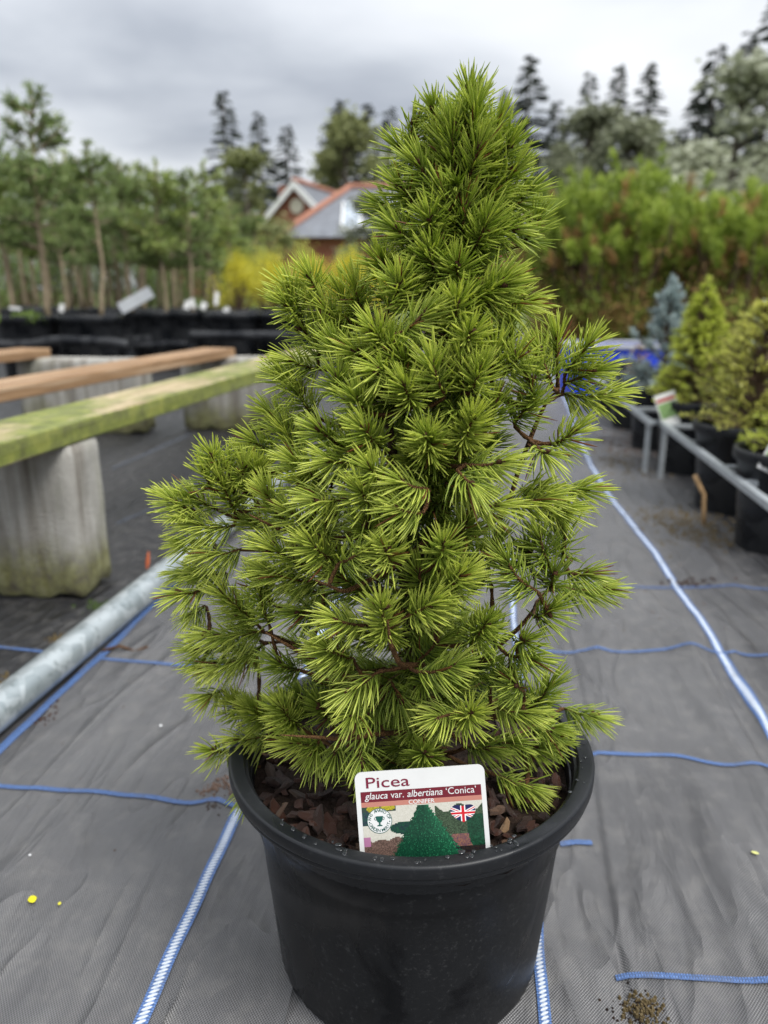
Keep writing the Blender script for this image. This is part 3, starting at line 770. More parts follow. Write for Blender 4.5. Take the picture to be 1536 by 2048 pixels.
FL = 'young fir with a bare lower stem in the crowded left bed'
FG_ = 'young firs in the left bed'
for i, (px, py, Y, k) in enumerate([(45, 172, 4.30, 2), (168, 285, 4.30, 3)]):
    q = P(px, py, Y); lab = ['tallest young fir, its top shoot standing clear above the left bed', 'young fir with a pale thick stem in the pot beside the tallest fir'][i]
    fir(q[0], Y, .295, q[2] - .295, k, 'fir', lab, None)
g_ = np.random.default_rng(21)
rows = [(-60, 250, 4.4), (-20, 270, 5.6), (95, 300, 5.6), (130, 310, 6.4), (235, 318, 5.1), (268, 330, 5.9), (300, 330, 5.1), (330, 345, 6.0), (372, 360, 5.15), (408, 330, 6.6), (215, 335, 6.2),
        (20, 320, 6.6), (70, 330, 7.2), (110, 340, 7.4), (160, 335, 7.2), (250, 345, 7.4), (190, 340, 7.6), (300, 360, 7.8), (350, 365, 7.4), (395, 375, 8.0), (430, 395, 7.4), (445, 420, 6.2), (465, 415, 8.6), (500, 425, 8.2), (40, 330, 8.2), (-10, 310, 8.6), (140, 350, 8.8), (230, 352, 8.8), (325, 380, 9.0), (-50, 300, 7)]
for i, (px, py, Y) in enumerate(rows):
    q = P(px + g_.uniform(-6, 6), py + g_.uniform(-10, 10), Y)
    fir(q[0], Y, .28, max(.5, q[2] - .28), i % 4, 'fir' if i % 3 else 'fir_y', FL if i % 3 else 'young fir with paler yellow green needles in the crowded left bed', FG_, wide=1.05 if py > 320 else .9)
# ---- golden and green mounds behind the flat tray
def mound_mesh(seed, n=2600, flat=.85, up=.6, bl=.05, bw=.014, lob=26):
    g = np.random.default_rng(seed); Bp, D, Ag = [], [], []
    tv = []
    for i in range(lob):
        a = g.uniform(0, 2 * pi); t = g.uniform(0, 1); el = radians(10 + 78 * t); rr = g.uniform(.55, .92)
        c = np.array([cos(a) * cos(el), sin(a) * cos(el), sin(el) * flat * 2]) * .5 * rr + (0, 0, .08)
        k = n // lob; q = g.normal(0, .085, (k, 3)); dirn = unit(c + (0, 0, .1))
        Bp.append(c + q + dirn * g.uniform(-.07, .07, k)[:, None]); D.append(dirn[None] * .7 + g.normal(0, .45, (k, 3)) + (0, 0, up)); Ag.append(np.clip(.45 + q @ dirn * 5, 0, 1))
        tv.append(tube([(0, 0, 0), c * .5 + (0, 0, -.02), c], [.02, .012, .004], 5, False))
    V, F, C = blades(np.concatenate(Bp), np.concatenate(D), bl, bw, np.concatenate(Ag), seed=seed)
    return (V, F, C), merge(tv)
MB = [mound_mesh(31), mound_mesh(32), mound_mesh(33)]
def mound(x, y, z, wid, h, k, mat, label, group=None, name='conifer_bush', cat='bush', bank=None):
    t = thing(name, label, cat, (x, y, z), group, rz=(x * 51) % 6.28)
    (V, F, C), (sv, sf) = (bank or MB)[k]
    sc = np.array([wid, wid, h])
    mk('foliage', V * sc, F, mat, t, colors=C); mk('stems', sv * sc, sf, 'stem_dark', t, True)
    return t
for i, (px, py, Y, w_, mat, lab) in enumerate([
        (472, 505, 5.6, 120, 'yellow', 'golden conifer mound in the pot next to the young firs'),
        (545, 492, 5.9, 130, 'yellow', 'golden conifer mound with a loose orange tipped top'),
        (625, 505, 5.7, 130, 'yellow', 'golden conifer mound with a flat dense crown'),
        (705, 500, 5.8, 130, 'yellow', 'golden conifer mound partly hidden by the potted spruce'),
        (760, 478, 6.4, 90, 'yellow', 'orange gold conifer mound behind the potted spruce'),
        (520, 470, 7.6, 130, 'gold2', 'yellow green bush behind the golden mounds, below the house'),
        (600, 486, 7.8, 120, 'gold2', 'yellow green low bush below the roof window'),
        (690, 470, 7.6, 120, 'fir_y', 'green rounded bush behind the golden mounds'),
        (450, 440, 7.0, 120, 'fir_y', 'fresh green bush where the young firs end'),
        (860, 470, 7.5, 150, 'fir_y', 'green bush behind the potted spruce')]):
    top = P(px, py, Y); w = w_ / F_PX * Y
    zb = .28 if Y < 6.1 else 0.0
    if zb: pot_thing(top[0], Y, label='large black pot holding ' + lab.split(' with')[0].split(' in')[0].split(' partly')[0].split(' behind')[0] + (' %s' % ['by the young firs', 'with loose top', 'with flat crown', 'behind the spruce'][i] if i < 4 else ''), group=None, **BIGPOT)
    mound(top[0], Y, zb, w, (top[2] - zb) / 1.0, i % 3, mat, lab)
for i, px in enumerate(range(-150, 520, 62)):
    Y = 10.2 + .5 * (i % 3); top = P(px, 455 + 22 * sin(i * 2.3), Y)
    mound(top[0], Y, 0.0, 1.0, top[2], i % 3, ['hedge', 'fir'][i % 2], ['dark green hedge bush closing the view behind the young firs', 'mid green hedge bush closing the view behind the young firs'][i % 2], 'hedge bushes behind the firs', name='hedge_bush')
# ---- white plant labels and a tilted board among the stems
def slab_px(c, w, h, tx, tz, name, label, cat, mat='white_plastic', th=.004, group=None):
    V, F = box(-w / 2, w / 2, -th / 2, th / 2, 0, h)
    o = mk(name, V, F, mat); o.location = [float(v) for v in c]; o.rotation_euler = (tx, tz, 0)
    return tag(o, label, cat, group)
q = P(240, 618, 4.9); slab_px(q, .07, .22, -.3, 1.05, 'label_board', 'pale grey label board leaning over among the fir stems', 'sign', 'grey_plastic', .006)
for i, (px, py, w, h, tz) in enumerate([(372, 606, .035, .05, .3), (388, 604, .03, .06, -.3), (404, 606, .035, .045, .5), (432, 598, .025, .08, .1), (455, 612, .04, .03, -.5), (122, 612, .03, .05, .2), (30, 608, .07, .02, 0.1)]):
    q = P(px, py + 12, 5.0 if px > 300 else 4.9); slab_px((q[0], q[1], q[2]), w, h, -.2, tz, 'plant_label', 'small white plant label stuck in a pot in the left bed', 'label', group='white labels in the left bed')
# small weeds in the near pots
def tuft(x, y, z, n, L, w, mat, label, name='weed', seed=1, group=None, spread=.04, cat='plant'):
    t = thing(name, label, cat, (x, y, z), group); g = np.random.default_rng(seed)
    b = g.normal(0, spread * .35, (n, 3)); b[:, 2] = 0
    d = g.normal(0, .6, (n, 3)); d[:, 2] = np.abs(d[:, 2]) + .45
    V, F, C = blades(b, d, L, w, g.uniform(0, 1, n), seed=seed); mk('leaves', V, F, mat, t, colors=C)
    return t
q = P(38, 632, 4.2); tuft(q[0], 4.22, .295, 40, .07, .02, 'weed', 'little green weed at the foot of the tallest fir', seed=4, spread=.14)
q = P(70, 632, 4.2); tuft(q[0], 4.2, .295, 30, .08, .02, 'weed', 'leafy green weed by the rim of the first large pot', seed=5, spread=.1)

# ================================================================== BLOCKS, PLANKS, PIPE
def XY(u, v): x, y = from_uv(u, v); return np.array([x, y])
def block(u0, v_right, label, L=.44, D=.105, H=.25, seed=1):
    """concrete block standing on edge, its long side across the walkway"""
    g = np.random.default_rng(seed)
    t_xy = XY(u0, v_right)
    nx, ny, nz = 22, 8, 14
    V, F = [], []
    def face(fn, a, b):
        base = len(V)
        for i in range(a + 1):
            for j in range(b + 1): V.append(fn(i / a, j / b))
        for i in range(a):
            for j in range(b):
                F.append((base + i * (b + 1) + j, base + (i + 1) * (b + 1) + j, base + (i + 1) * (b + 1) + j + 1, base + i * (b + 1) + j + 1))
    face(lambda s, q: (-L + L * s, 0, H * q), nx, nz); face(lambda s, q: (-L * s, D, H * q), nx, nz)
    face(lambda s, q: (0, D * s, H * q), ny, nz); face(lambda s, q: (-L, D - D * s, H * q), ny, nz)
    face(lambda s, q: (-L + L * s, D * q, H), nx, ny)
    V = np.array(V, float)
    c = np.array([-L / 2, D / 2, H / 2]); hx = np.array([L / 2, D / 2, H / 2]); r = .014
    q = np.clip(V - c, -(hx - r), hx - r); d = (V - c) - q; ln = np.linalg.norm(d, axis=1)[:, None]
    V = np.where(ln > 1e-9, c + q + d / np.maximum(ln, 1e-9) * r, V)
    nn = lambda p, s: np.sin(p[:, 0] * s + 1) * np.sin(p[:, 1] * s * 1.3 + 2) * np.sin(p[:, 2] * s * .9 + .5)
    low = sstep((.06 - V[:, 2]) / .06)[:, None]
    jit = (nn(V, 55)[:, None] * .0022 + (np.sin(V[:, 0:1] * 140) * np.sin(V[:, 0:1] * 61 + 1)) * .004 * low)
    V = V + unit_rows(V - c) * jit
    V[:, 2] += low[:, 0] * np.maximum(0, np.sin((V[:, 0] + V[:, 1]) * 70) * np.sin((V[:, 0] - V[:, 1]) * 31)) * .012
    o = mk('concrete_block', V, F, 'concrete', smooth=True)
    w = o.modifiers.new('weld', 'WELD'); w.merge_threshold = .0008
    o.location = (t_xy[0], t_xy[1], 0.0); o.rotation_euler = (0, 0, -TH)
    return tag(o, label, 'block')
def unit_rows(a): return a / (np.linalg.norm(a, axis=1)[:, None] + 1e-12)
block(1.068, -.607, 'mossy concrete block under the near end of the green plank', seed=1)
block(2.575, -.585, 'stained concrete block under the far end of the green plank', seed=2)
block(2.47, -1.12, 'concrete block behind the green plank, left of the gap', seed=3)
def plank(a, b, w, th, z, mat, label):
    """a,b: near-edge ends (u,v); the plank lies to the left of that edge"""
    a, b = XY(*a), XY(*b); d = b - a; L = np.linalg.norm(d); ang = atan2(d[1], d[0]) - pi / 2
    n = 60; V, F = [], []
    for i in range(n + 1):
        y = L * i / n; e = .0012 * sin(i * 1.7) + .001 * sin(i * .61)
        V += [(e, y, 0), (e, y, th), (-w + e * .6, y, th), (-w + e * .6, y, 0)]
    for i in range(n):
        for j in range(4): F.append((i * 4 + j, i * 4 + (j + 1) % 4, i * 4 + 4 + (j + 1) % 4, i * 4 + 4 + j))
    F += [(3, 2, 1, 0), (n * 4, n * 4 + 1, n * 4 + 2, n * 4 + 3)]
    o = mk('plank', V, F, mat); o.location = (a[0], a[1], z); o.rotation_euler = (0, 0, ang); bevel_obj(o, .003, 2)
    return tag(o, label, 'plank')
plank((-.2, -.705), (2.66, -.455 - .13 + .09), .125, .032, .248, 'plank_green', 'long plank green with algae, resting on two mossy concrete blocks')
plank((.2, -1.12), (2.64, -.845), .12, .03, .249, 'plank_brown', 'long brown weathered plank lying behind the green one')
plank((1.4, -1.62), (2.55, -1.47), .12, .03, .249, 'plank_brown', 'short end of a brown plank in front of the wavy black tray')
block(.95, -1.07, 'concrete block carrying the brown plank beside the near mossy block', seed=5)
pa, pb = G(0, 1417, .0215), G(368, 1117, .0215); pd = unit(pb - pa)
pv, pf = tube([pa - pd * .5, pa, pa + pd * .4, pb, pb + pd * .8], .0215, 28)
tag(mk('steel_pipe', pv, pf, 'galv', smooth=True, origin=pa), 'galvanised steel pipe lying along the edge of the walkway', 'pipe')

# ================================================================== RIGHT-HAND ROW
SP_ = dict(R=.098, H=.195, rb=.075)
RP = [(1.385, .565), (1.68, .565), (2.055, .562), (2.38, .548), (2.75, .545), (3.1, .545)]
RL = ['black pot at the near end of the railed row', 'black pot with bark topping holding the golden conifer', 'black pot of the lime dwarf spruce, white label at its rim',
      'black pot holding the blue spruce', 'black pot with bare brown stems before the blue crate', 'last black pot of the railed row beside the blue crate']
RC = []
for (u, v), lab in zip(RP, RL):
    xy = XY(u + .08, v); RC.append(xy); pot_thing(xy[0], xy[1], label=lab, soilmat='chip', soil=.88, **SP_)
for (u, v), lab in zip([(1.55, .83), (1.95, .85), (2.3, .86), (2.7, .88)], ['black pot of the tall golden conifer behind the rail', 'black pot in the second row with a yellow green conifer', 'black pot in the second row behind the blue spruce', 'black pot in the second row behind the bare stems']):
    xy = XY(u + .08, v); RC.append(xy); pot_thing(xy[0], xy[1], label=lab, soilmat='chip', soil=.88, **SP_)
def rail_frame(u0, u1, v, z, label, bars, legs):
    a = XY(u0, v); t = thing('pot_support_rail', label, 'rail', (a[0], a[1], 0), rz=-TH)
    L = u1 - u0
    def part(n, V, F): return bevel_obj(mk(n, V, F, 'rail', t), .0015, 2)
    part('front_rail', *box(-.007, .007, 0, L, z - .007, z + .007)); part('back_rail', *box(.205, .219, 0, L, z - .007, z + .007))
    for b in bars: part('cross_bar', *box(.0072, .2048, b - .006, b + .006, z - .006, z + .0055))
    for b in legs:
        for x in (0, .212):
            lg = part('leg', *box(x - .006, x + .006, b - .006, b + .006, .003, z - .0072))
            bevel_obj(mk('foot', *box(x - .02, x + .02, b - .014, b + .014, .0, .0028), 'rail', lg), .001, 1)
    return t
rail_frame(.80, 2.045, .468, .14, 'grey metal pot rail running past the near pots', [.02, .34, .62, .74, 1.0, 1.22], [.04, 1.22])
rail_frame(2.06, 3.25, .44, .14, 'grey metal pot rail further along the row', [.02, .25, .38, .62, .75, 1.0, 1.17], [.02, 1.16])

def shoot_bush(seed, n_sh, h, wid, bl, bw, per, cone=1.0, up=.5, ragged=.15, low=0.0):
    """conifer of many short leafy shoots over a conical body; unit metres"""
    g = np.random.default_rng(seed); Bp, D, Ag, tv = [], [], [], []
    tv.append(tube([(0, 0, 0), (.004, 0, h * .5), (0, 0, h * .95)], [h * .03, h * .02, .003], 6))
    for i in range(n_sh):
        t = g.uniform(low, 1) ** 1.1; a = g.uniform(0, 2 * pi)
        rr = wid * .5 * ((1 - t) ** cone * .95 + .05) * g.uniform(1 - ragged * 2, 1 + ragged)
        z = h * (.08 + .86 * t); tip = np.array([cos(a) * rr, sin(a) * rr, z]); o = np.array([0, 0, max(.02, z - rr * up)])
        k = per; s = g.uniform(.35, 1.05, k)[:, None]; ax = tip - o
        Bp.append(o + ax * s); D.append(unit(ax)[None] * .8 + g.normal(0, .55, (k, 3)) + (0, 0, .25)); Ag.append(np.clip(s[:, 0] * .9 + .05 + g.normal(0, .12), 0, 1))
        tv.append(tube([o, tip], [.004, .0015], 4, False))
    # top shoot
    k = per; s = g.uniform(0, 1, k); Bp.append(np.stack([g.normal(0, .004, k), g.normal(0, .004, k), h * (.9 + .1 * s)], 1)); D.append(g.normal(0, .4, (k, 3)) + (0, 0, 1)); Ag.append(s)
    V, F, C = blades(np.concatenate(Bp), np.concatenate(D), bl, bw, np.concatenate(Ag), seed=seed)
    return (V, F, C), merge(tv)
def potted(i, seed, h, wid, mat, label, name, bl=.014, bw=.0035, n_sh=150, per=38, cone=1.0, up=.5, ragged=.15, z=.168, dx=0, low=0.0):
    xy = RC[i]; t = thing(name, label, 'conifer', (xy[0] + dx, xy[1], z))
    (V, F, C), (sv, sf) = shoot_bush(seed, n_sh, h, wid, bl, bw, per, cone, up, ragged, low)
    mk('foliage', V, F, mat, t, colors=C); mk('stem', sv, sf, 'stem_dark', t, True)
    return t
def hgt(py, Y, zb=.168): return P(1400, py, Y)[2] - zb
potted(0, 71, .19, .22, 'lime', 'fresh green conifer at the near end of the railed row', 'dwarf_conifer', n_sh=110, cone=.6, dx=.02)
potted(1, 72, .30, .27, 'gold2', 'golden conifer with drooping yellow sprays in the bark topped pot', 'golden_conifer', n_sh=190, cone=.55, ragged=.2, dx=.03)
potted(2, 73, hgt(556, RC[2][1]), .235, 'lime', 'neat lime green cone of a dwarf spruce behind the white label', 'dwarf_spruce', bl=.013, n_sh=260, per=44, cone=.8, up=.25, ragged=.10)
potted(3, 74, hgt(560, RC[3][1]), .30, 'bluesp', 'blue grey young spruce with upright leading shoots', 'blue_spruce', bl=.022, bw=.004, n_sh=95, per=60, cone=.8, up=.8, ragged=.3)
potted(4, 75, .12, .12, 'dead', 'bare brown stems in the pot before the blue crate', 'dry_shrub', n_sh=30, per=8, cone=.4)
potted(6, 76, hgt(512, RC[6][1]), .36, 'gold2', 'tall golden conifer rising behind the rail', 'golden_conifer', bl=.018, bw=.004, n_sh=250, cone=.5, ragged=.22)
potted(7, 77, .34, .34, 'gold2', 'yellow green conifer in the second row beside the lime cone', 'golden_conifer', bl=.018, bw=.004, n_sh=200, cone=.6, ragged=.22)
potted(8, 78, .36, .30, 'bluesp', 'second blue spruce behind the lime cone', 'blue_spruce', bl=.022, bw=.004, n_sh=90, per=60, cone=.8, up=.8, ragged=.3)
potted(9, 79, .22, .28, 'gold2', 'low yellow green conifer by the blue crate', 'golden_conifer', n_sh=120, cone=.5, ragged=.25)
# labels in the right row
def small_label(c, w, h, tilt, yaw, roll, label):
    t = thing('plant_label', label, 'label', c); t.rotation_euler = (tilt, roll, yaw)
    mk('plate', *box(-w / 2, w / 2, 0, .0008, -.022, h), 'white_plastic', t)
    mk('red_band', *box(-w / 2 + .003, w / 2 - .003, -.0006, -.0002, h * .68, h * .82), plain('label red', (.40, .06, .05), .4), t)
    mk('picture', *box(-w / 2 + .003, w / 2 - .003, -.0006, -.0002, .0, h * .62), plain('label greens', (.20, .32, .12), .4, .4, .7, 90), t)
    return t
q = P(1343, 834, RC[2][1] - .062); small_label(q, .056, .064, -.30, .10, -.30, 'white plant label with red band at the rim of the lime dwarf spruce pot')
q = P(1552, 925, RC[0][1] - .055); small_label(q, .050, .055, -.3, -.2, .45, 'white plant label with green print in the near end pot')
# blue crate
bc = G(1180, 798); bw_, bd_, bh_ = .47, .34, .215
bx_ = thing('blue_crate', 'bright blue plastic crate with pale grey top edge behind the railed pots', 'crate', (P(1148, 795, 3.55)[0], 3.55, 0))
for nm, b in (('front_panel', (0, bw_, 0, .012, 0, bh_)), ('back_panel', (0, bw_, bd_ - .012, bd_, 0, bh_)), ('side_panel', (0, .012, .0122, bd_ - .0122, 0, bh_)), ('side_panel', (bw_ - .012, bw_, .0122, bd_ - .0122, 0, bh_)), ('base', (.0122, bw_ - .0122, .0122, bd_ - .0122, .005, .017))):
    bevel_obj(mk(nm, *box(*b), 'blue_plastic', bx_), .003, 2)
for k in range(1, 6): mk('rib', *box(bw_ * k / 6 - .006, bw_ * k / 6 + .006, -.008, -.0002, .02, bh_ - .05), 'blue_plastic', bx_)
mk('ledge', *box(-.006, bw_ + .006, -.010, -.0004, bh_ * .5 - .008, bh_ * .5 + .008), 'blue_plastic', bx_)
for b in ((-.012, bw_ + .012, -.014, .020, bh_, bh_ + .016), (-.012, bw_ + .012, bd_ - .020, bd_ + .012, bh_, bh_ + .016), (-.012, .02, .0202, bd_ - .0202, bh_, bh_ + .016), (bw_ - .02, bw_ + .012, .0202, bd_ - .0202, bh_, bh_ + .016)):
    bevel_obj(mk('top_edge', *box(*b), 'grey_plastic', bx_), .003, 2)

# ---- mountain pine bushes on the right
def pine_bush(seed, h, wid, n_st=34):
    g = np.random.default_rng(seed); Bp, D, Ag, tv, B2, D2, A2 = [], [], [], [], [], [], []
    for i in range(n_st):
        a = g.uniform(0, 2 * pi); r = wid * .5 * sqrt(g.uniform(0, 1)); tz = h * g.uniform(.62, 1.0) * (1 - .25 * (r / (wid * .5)) ** 2)
        tip = np.array([cos(a) * r, sin(a) * r, tz]); o = tip * (.12, .12, 0); mid = tip * (.65, .65, .45) + g.normal(0, .04, 3)
        tv.append(tube([o, mid, tip * (1, 1, .8), tip], [.02, .014, .009, .004], 5, False))
        for q in range(9):
            s = g.uniform(.15, 1.0) ** .7; c = mid * (1 - s) + tip * s if s < 1 else tip
            off = g.normal(0, .085, 3); off[2] = abs(off[2]) * .6; c = c + off
            up_ = unit(np.array([off[0] * 2.5, off[1] * 2.5, .6])); Lc = g.uniform(.09, .16)
            k = 46; ss = g.uniform(0, 1, k); green = g.uniform() < (.50 + .50 * s)
            b = c + up_[None] * (Lc * ss)[:, None]; d = up_[None] * .9 + g.normal(0, .42, (k, 3))
            (Bp if green else B2).append(b); (D if green else D2).append(d); (Ag if green else A2).append(np.clip(.15 + .6 * ss + g.uniform(-.25, .35), 0, 1))
        for q in range(10):
            s = g.uniform(.05, .95); c = o * (1 - s) + mid * s + g.normal(0, .10, 3); c[2] = max(.05, c[2] * 1.25); k = 26
            gl = g.uniform() < .42; (Bp if gl else B2).append(c + g.normal(0, .05, (k, 3))); (D if gl else D2).append(g.normal(0, .6, (k, 3)) + (0, 0, .4)); (Ag if gl else A2).append(g.uniform(0.1, 1.0, k))
    gr = blades(np.concatenate(Bp), np.concatenate(D), .082, .011, np.concatenate(Ag), seed=seed)
    dd = blades(np.concatenate(B2), np.concatenate(D2), .07, .011, np.concatenate(A2), seed=seed + 1)
    return gr, dd, merge(tv)
for i, (px, py, Y, w_, lab) in enumerate([
        (1160, 360, 7.0, 190, 'mountain pine bush at the left end, brown and bare low down'),
        (1262, 350, 6.7, 230, 'broad mountain pine bush with upright bright green candles and a brown inside'),
        (1370, 345, 7.2, 220, 'mountain pine bush with a taller tuft among orange tips'),
        (1470, 368, 6.4, 190, 'mountain pine bush with bare reddish forked stems'),
        (1570, 372, 6.6, 190, 'mountain pine bush behind the golden conifers'),
        (1120, 520, 7.6, 110, 'pale low pine bush at the edge of the walkway')]):
    top = P(px, py, Y); gr, dd, st = pine_bush(81 + i, top[2], w_ / F_PX * Y)
    t = thing('mountain_pine', lab, 'bush', (top[0], Y, 0))
    mk('green_foliage', *gr[:2], 'pine' if i != 5 else 'gold2', t, colors=gr[2]); mk('brown_foliage', *dd[:2], 'dead', t, colors=dd[2]); mk('stems', *st, 'stem_dark', t, True)

# ================================================================== THE MAIN POT
R0, H0_ = .126, .1688
KR, KZ = R0 / .1165, H0_ / .1852
PX, PY = POT_C[0], POT_C[1]
pot = thing('plant_pot', 'dusty black plastic pot with a wet rim, holding the bushy green spruce', 'pot', (PX, PY, 0))
body_prof = [(.080, 0), (.0835, .0015), (.0845, .006), (.0885, .045), (.0935, .090), (.0975, .128), (.0982, .1288), (.0990, .1295), (.1010, .150), (.1025, .170)]
rim_prof = [(.1020, .1690), (.1105, .1700), (.1145, .1708), (.1153, .1714), (.1155, .1722), (.1155, .1745), (.1153, .1749), (.1158, .1753), (.1164, .1760), (.1166, .1768), (.1166, .1830), (.1164, .1838), (.1158, .1846), (.1150, .1850), (.1142, .1851), (.1082, .1845), (.1074, .1842), (.1068, .1834), (.1064, .1800), (.1058, .1792), (.1046, .1785), (.1042, .1780), (.1040, .1720), (.1032, .1705), (.1026, .1600), (.0990, .130)]
body_prof = [(r * KR * (1.06 - .06 * z / .16), z * KZ) for r, z in body_prof]; rim_prof = [(r * KR, z * KZ) for r, z in rim_prof]
mk('body', *lathe(body_prof, 96), 'pot', pot, True)
rim = mk('rim', *lathe(rim_prof, 128, False), 'rim', pot, True)
SOIL_Z = .1425
g = np.random.default_rng(3)
sv = [(0, 0, SOIL_Z)]; sf = []; rings, m = 14, 48
for i in range(1, rings + 1):
    for j in range(m):
        a = 2 * pi * j / m; rr = .1105 * i / rings
        sv.append((rr * cos(a), rr * sin(a), SOIL_Z + g.normal(0, .0018) + .008 * (1 - i / rings)))
sf = [(0, 1 + j, 1 + (j + 1) % m) for j in range(m)] + [(1 + i * m + j, 1 + (i + 1) * m + j, 1 + (i + 1) * m + (j + 1) % m, 1 + i * m + (j + 1) % m) for i in range(rings - 1) for j in range(m)]
soil = mk('soil', sv, sf, 'soil', pot, True)
# bark chips: irregular split flakes, shared shapes
def chip_mesh(seed, mat):
    g = np.random.default_rng(seed); n = int(g.integers(6, 9)); a = np.sort(g.uniform(0, 2 * pi, n)); a = np.linspace(0, 2 * pi, n, endpoint=False) + g.uniform(-.3, .3, n)
    el = g.uniform(.38, .85); r = g.uniform(.6, 1.1, n)
    x = np.cos(a) * r; y = np.sin(a) * r * el; th = g.uniform(.10, .26)
    bend = .25 * x * x * g.uniform(-1, 1)
    top = np.stack([x * .9, y * .85, th + bend + g.normal(0, .07, n)], 1); bot = np.stack([x, y, bend - th * .6], 1)
    V = np.concatenate([top, bot, [[0, 0, th + g.uniform(.0, .18)]]]); c = 2 * n
    F = [(i, (i + 1) % n, c) for i in range(n)] + [(n + i, n + (i + 1) % n, (i + 1) % n, i) for i in range(n)] + [tuple(range(2 * n - 1, n - 1, -1))]
    me = bpy.data.meshes.new('bark_chip'); me.from_pydata([tuple(map(float, v)) for v in V], [], F); me.materials.append(M[mat]); me.update(); return me
CH = [chip_mesh(i, 'chip') for i in range(12)] + [chip_mesh(20 + i, 'chip_g') for i in range(5)] + [chip_mesh(40 + i, 'chip_l') for i in range(3)]
LBL_Y = None
for i in range(290):
    if i < 235:   # the visible front and right of the pot first
        a = g.uniform(-1.15 * pi, .25 * pi); rr = .110 * sqrt(g.uniform(.16, 1))
    else:
        a = g.uniform(0, 2 * pi); rr = .108 * sqrt(g.uniform(0, 1))
    k = g.uniform()
    me = CH[int(g.integers(0, 12))] if k < .83 else (CH[12 + int(g.integers(0, 5))] if k < .962 else CH[17 + int(g.integers(0, 3))])
    o = bpy.data.objects.new('bark_chip', me); col.objects.link(o); o.parent = soil
    s = g.uniform(.0032, .0082) if k < .962 else g.uniform(.003, .0055)
    rr = min(rr, .1090 - s)
    o.location = (rr * cos(a), rr * sin(a), SOIL_Z + g.uniform(.001, .0085) + .006 * (1 - rr / .1))
    o.scale = (s * g.uniform(.9, 1.5), s, s); o.rotation_euler = (g.normal(0, .45), g.normal(0, .45), g.uniform(0, 6.28))
# water beads on the rim
dv, df = [], []
for i in range(5):
    for j in range(10):
        th = i / 4 * pi / 2; dv.append((cos(th) * cos(j * pi / 5), cos(th) * sin(j * pi / 5), sin(th) * .45 - .05))
df = [(i * 10 + j, i * 10 + (j + 1) % 10, (i + 1) * 10 + (j + 1) % 10, (i + 1) * 10 + j) for i in range(4) for j in range(10)]
t_ = NT('water bead'); t_.bsdf((.02, .022, .025), .04, .6); M['bead'] = t_.m
bead = bpy.data.meshes.new('water_bead'); bead.from_pydata(dv, [], df); bead.materials.append(M['bead']); bead.polygons.foreach_set('use_smooth', [True] * len(df))
for i in range(46):
    a = g.choice([g.uniform(-1.35, .55), g.uniform(-2.4, -1.0)]); rr = g.uniform(.1150, .1215)
    o = bpy.data.objects.new('water_bead', bead); col.objects.link(o); o.parent = rim
    o.location = (rr * cos(a), rr * sin(a), .16875); s = g.uniform(.0006, .0015); o.scale = (s * g.uniform(.8, 1.8), s, s * .7); o.rotation_euler = (0, 0, g.uniform(0, 6.28))

# ================================================================== THE SPRUCE
AX = [(150, 940), (300, 930), (600, 912), (850, 880), (1000, 855), (1300, 835), (1500, 845)]       # where the stem's axis is seen, per image row
FILL_L = [(160, 925), (200, 895), (300, 835), (400, 800), (500, 790), (560, 740), (600, 660), (700, 620), (800, 605), (900, 570), (1000, 510), (1100, 465), (1200, 455), (1300, 460), (1400, 520), (1480, 560), (1530, 640)]
FILL_R = [(160, 960), (200, 972), (300, 1010), (400, 1040), (500, 1045), (600, 1025), (700, 1005), (800, 1010), (900, 1010), (1000, 1000), (1100, 960), (1200, 955), (1300, 1000), (1400, 1070), (1480, 1090), (1530, 1040)]
ENV = [(150, 45), (250, 95), (400, 140), (520, 160), (600, 220), (680, 260), (800, 290), (1000, 340), (1200, 360), (1350, 340), (1450, 310), (1550, 260), (1640, 225)]
Y_TR = PY - .004
STEM_BASE = np.array([PX + .004, Y_TR, SOIL_Z])
def axis_pt(py):
    return P(lerp_tab(py, AX), py, Y_TR)
tree = thing('potted_spruce', 'bushy dwarf spruce with yellow green needles growing in the black pot', 'conifer', STEM_BASE)
TB = STEM_BASE
def depth_for(px, py, k=.82):
    R = lerp_tab(py, ENV); l = px - lerp_tab(py, AX)
    return sqrt(max(0, R * R - l * l)) * k * .45 / F_PX

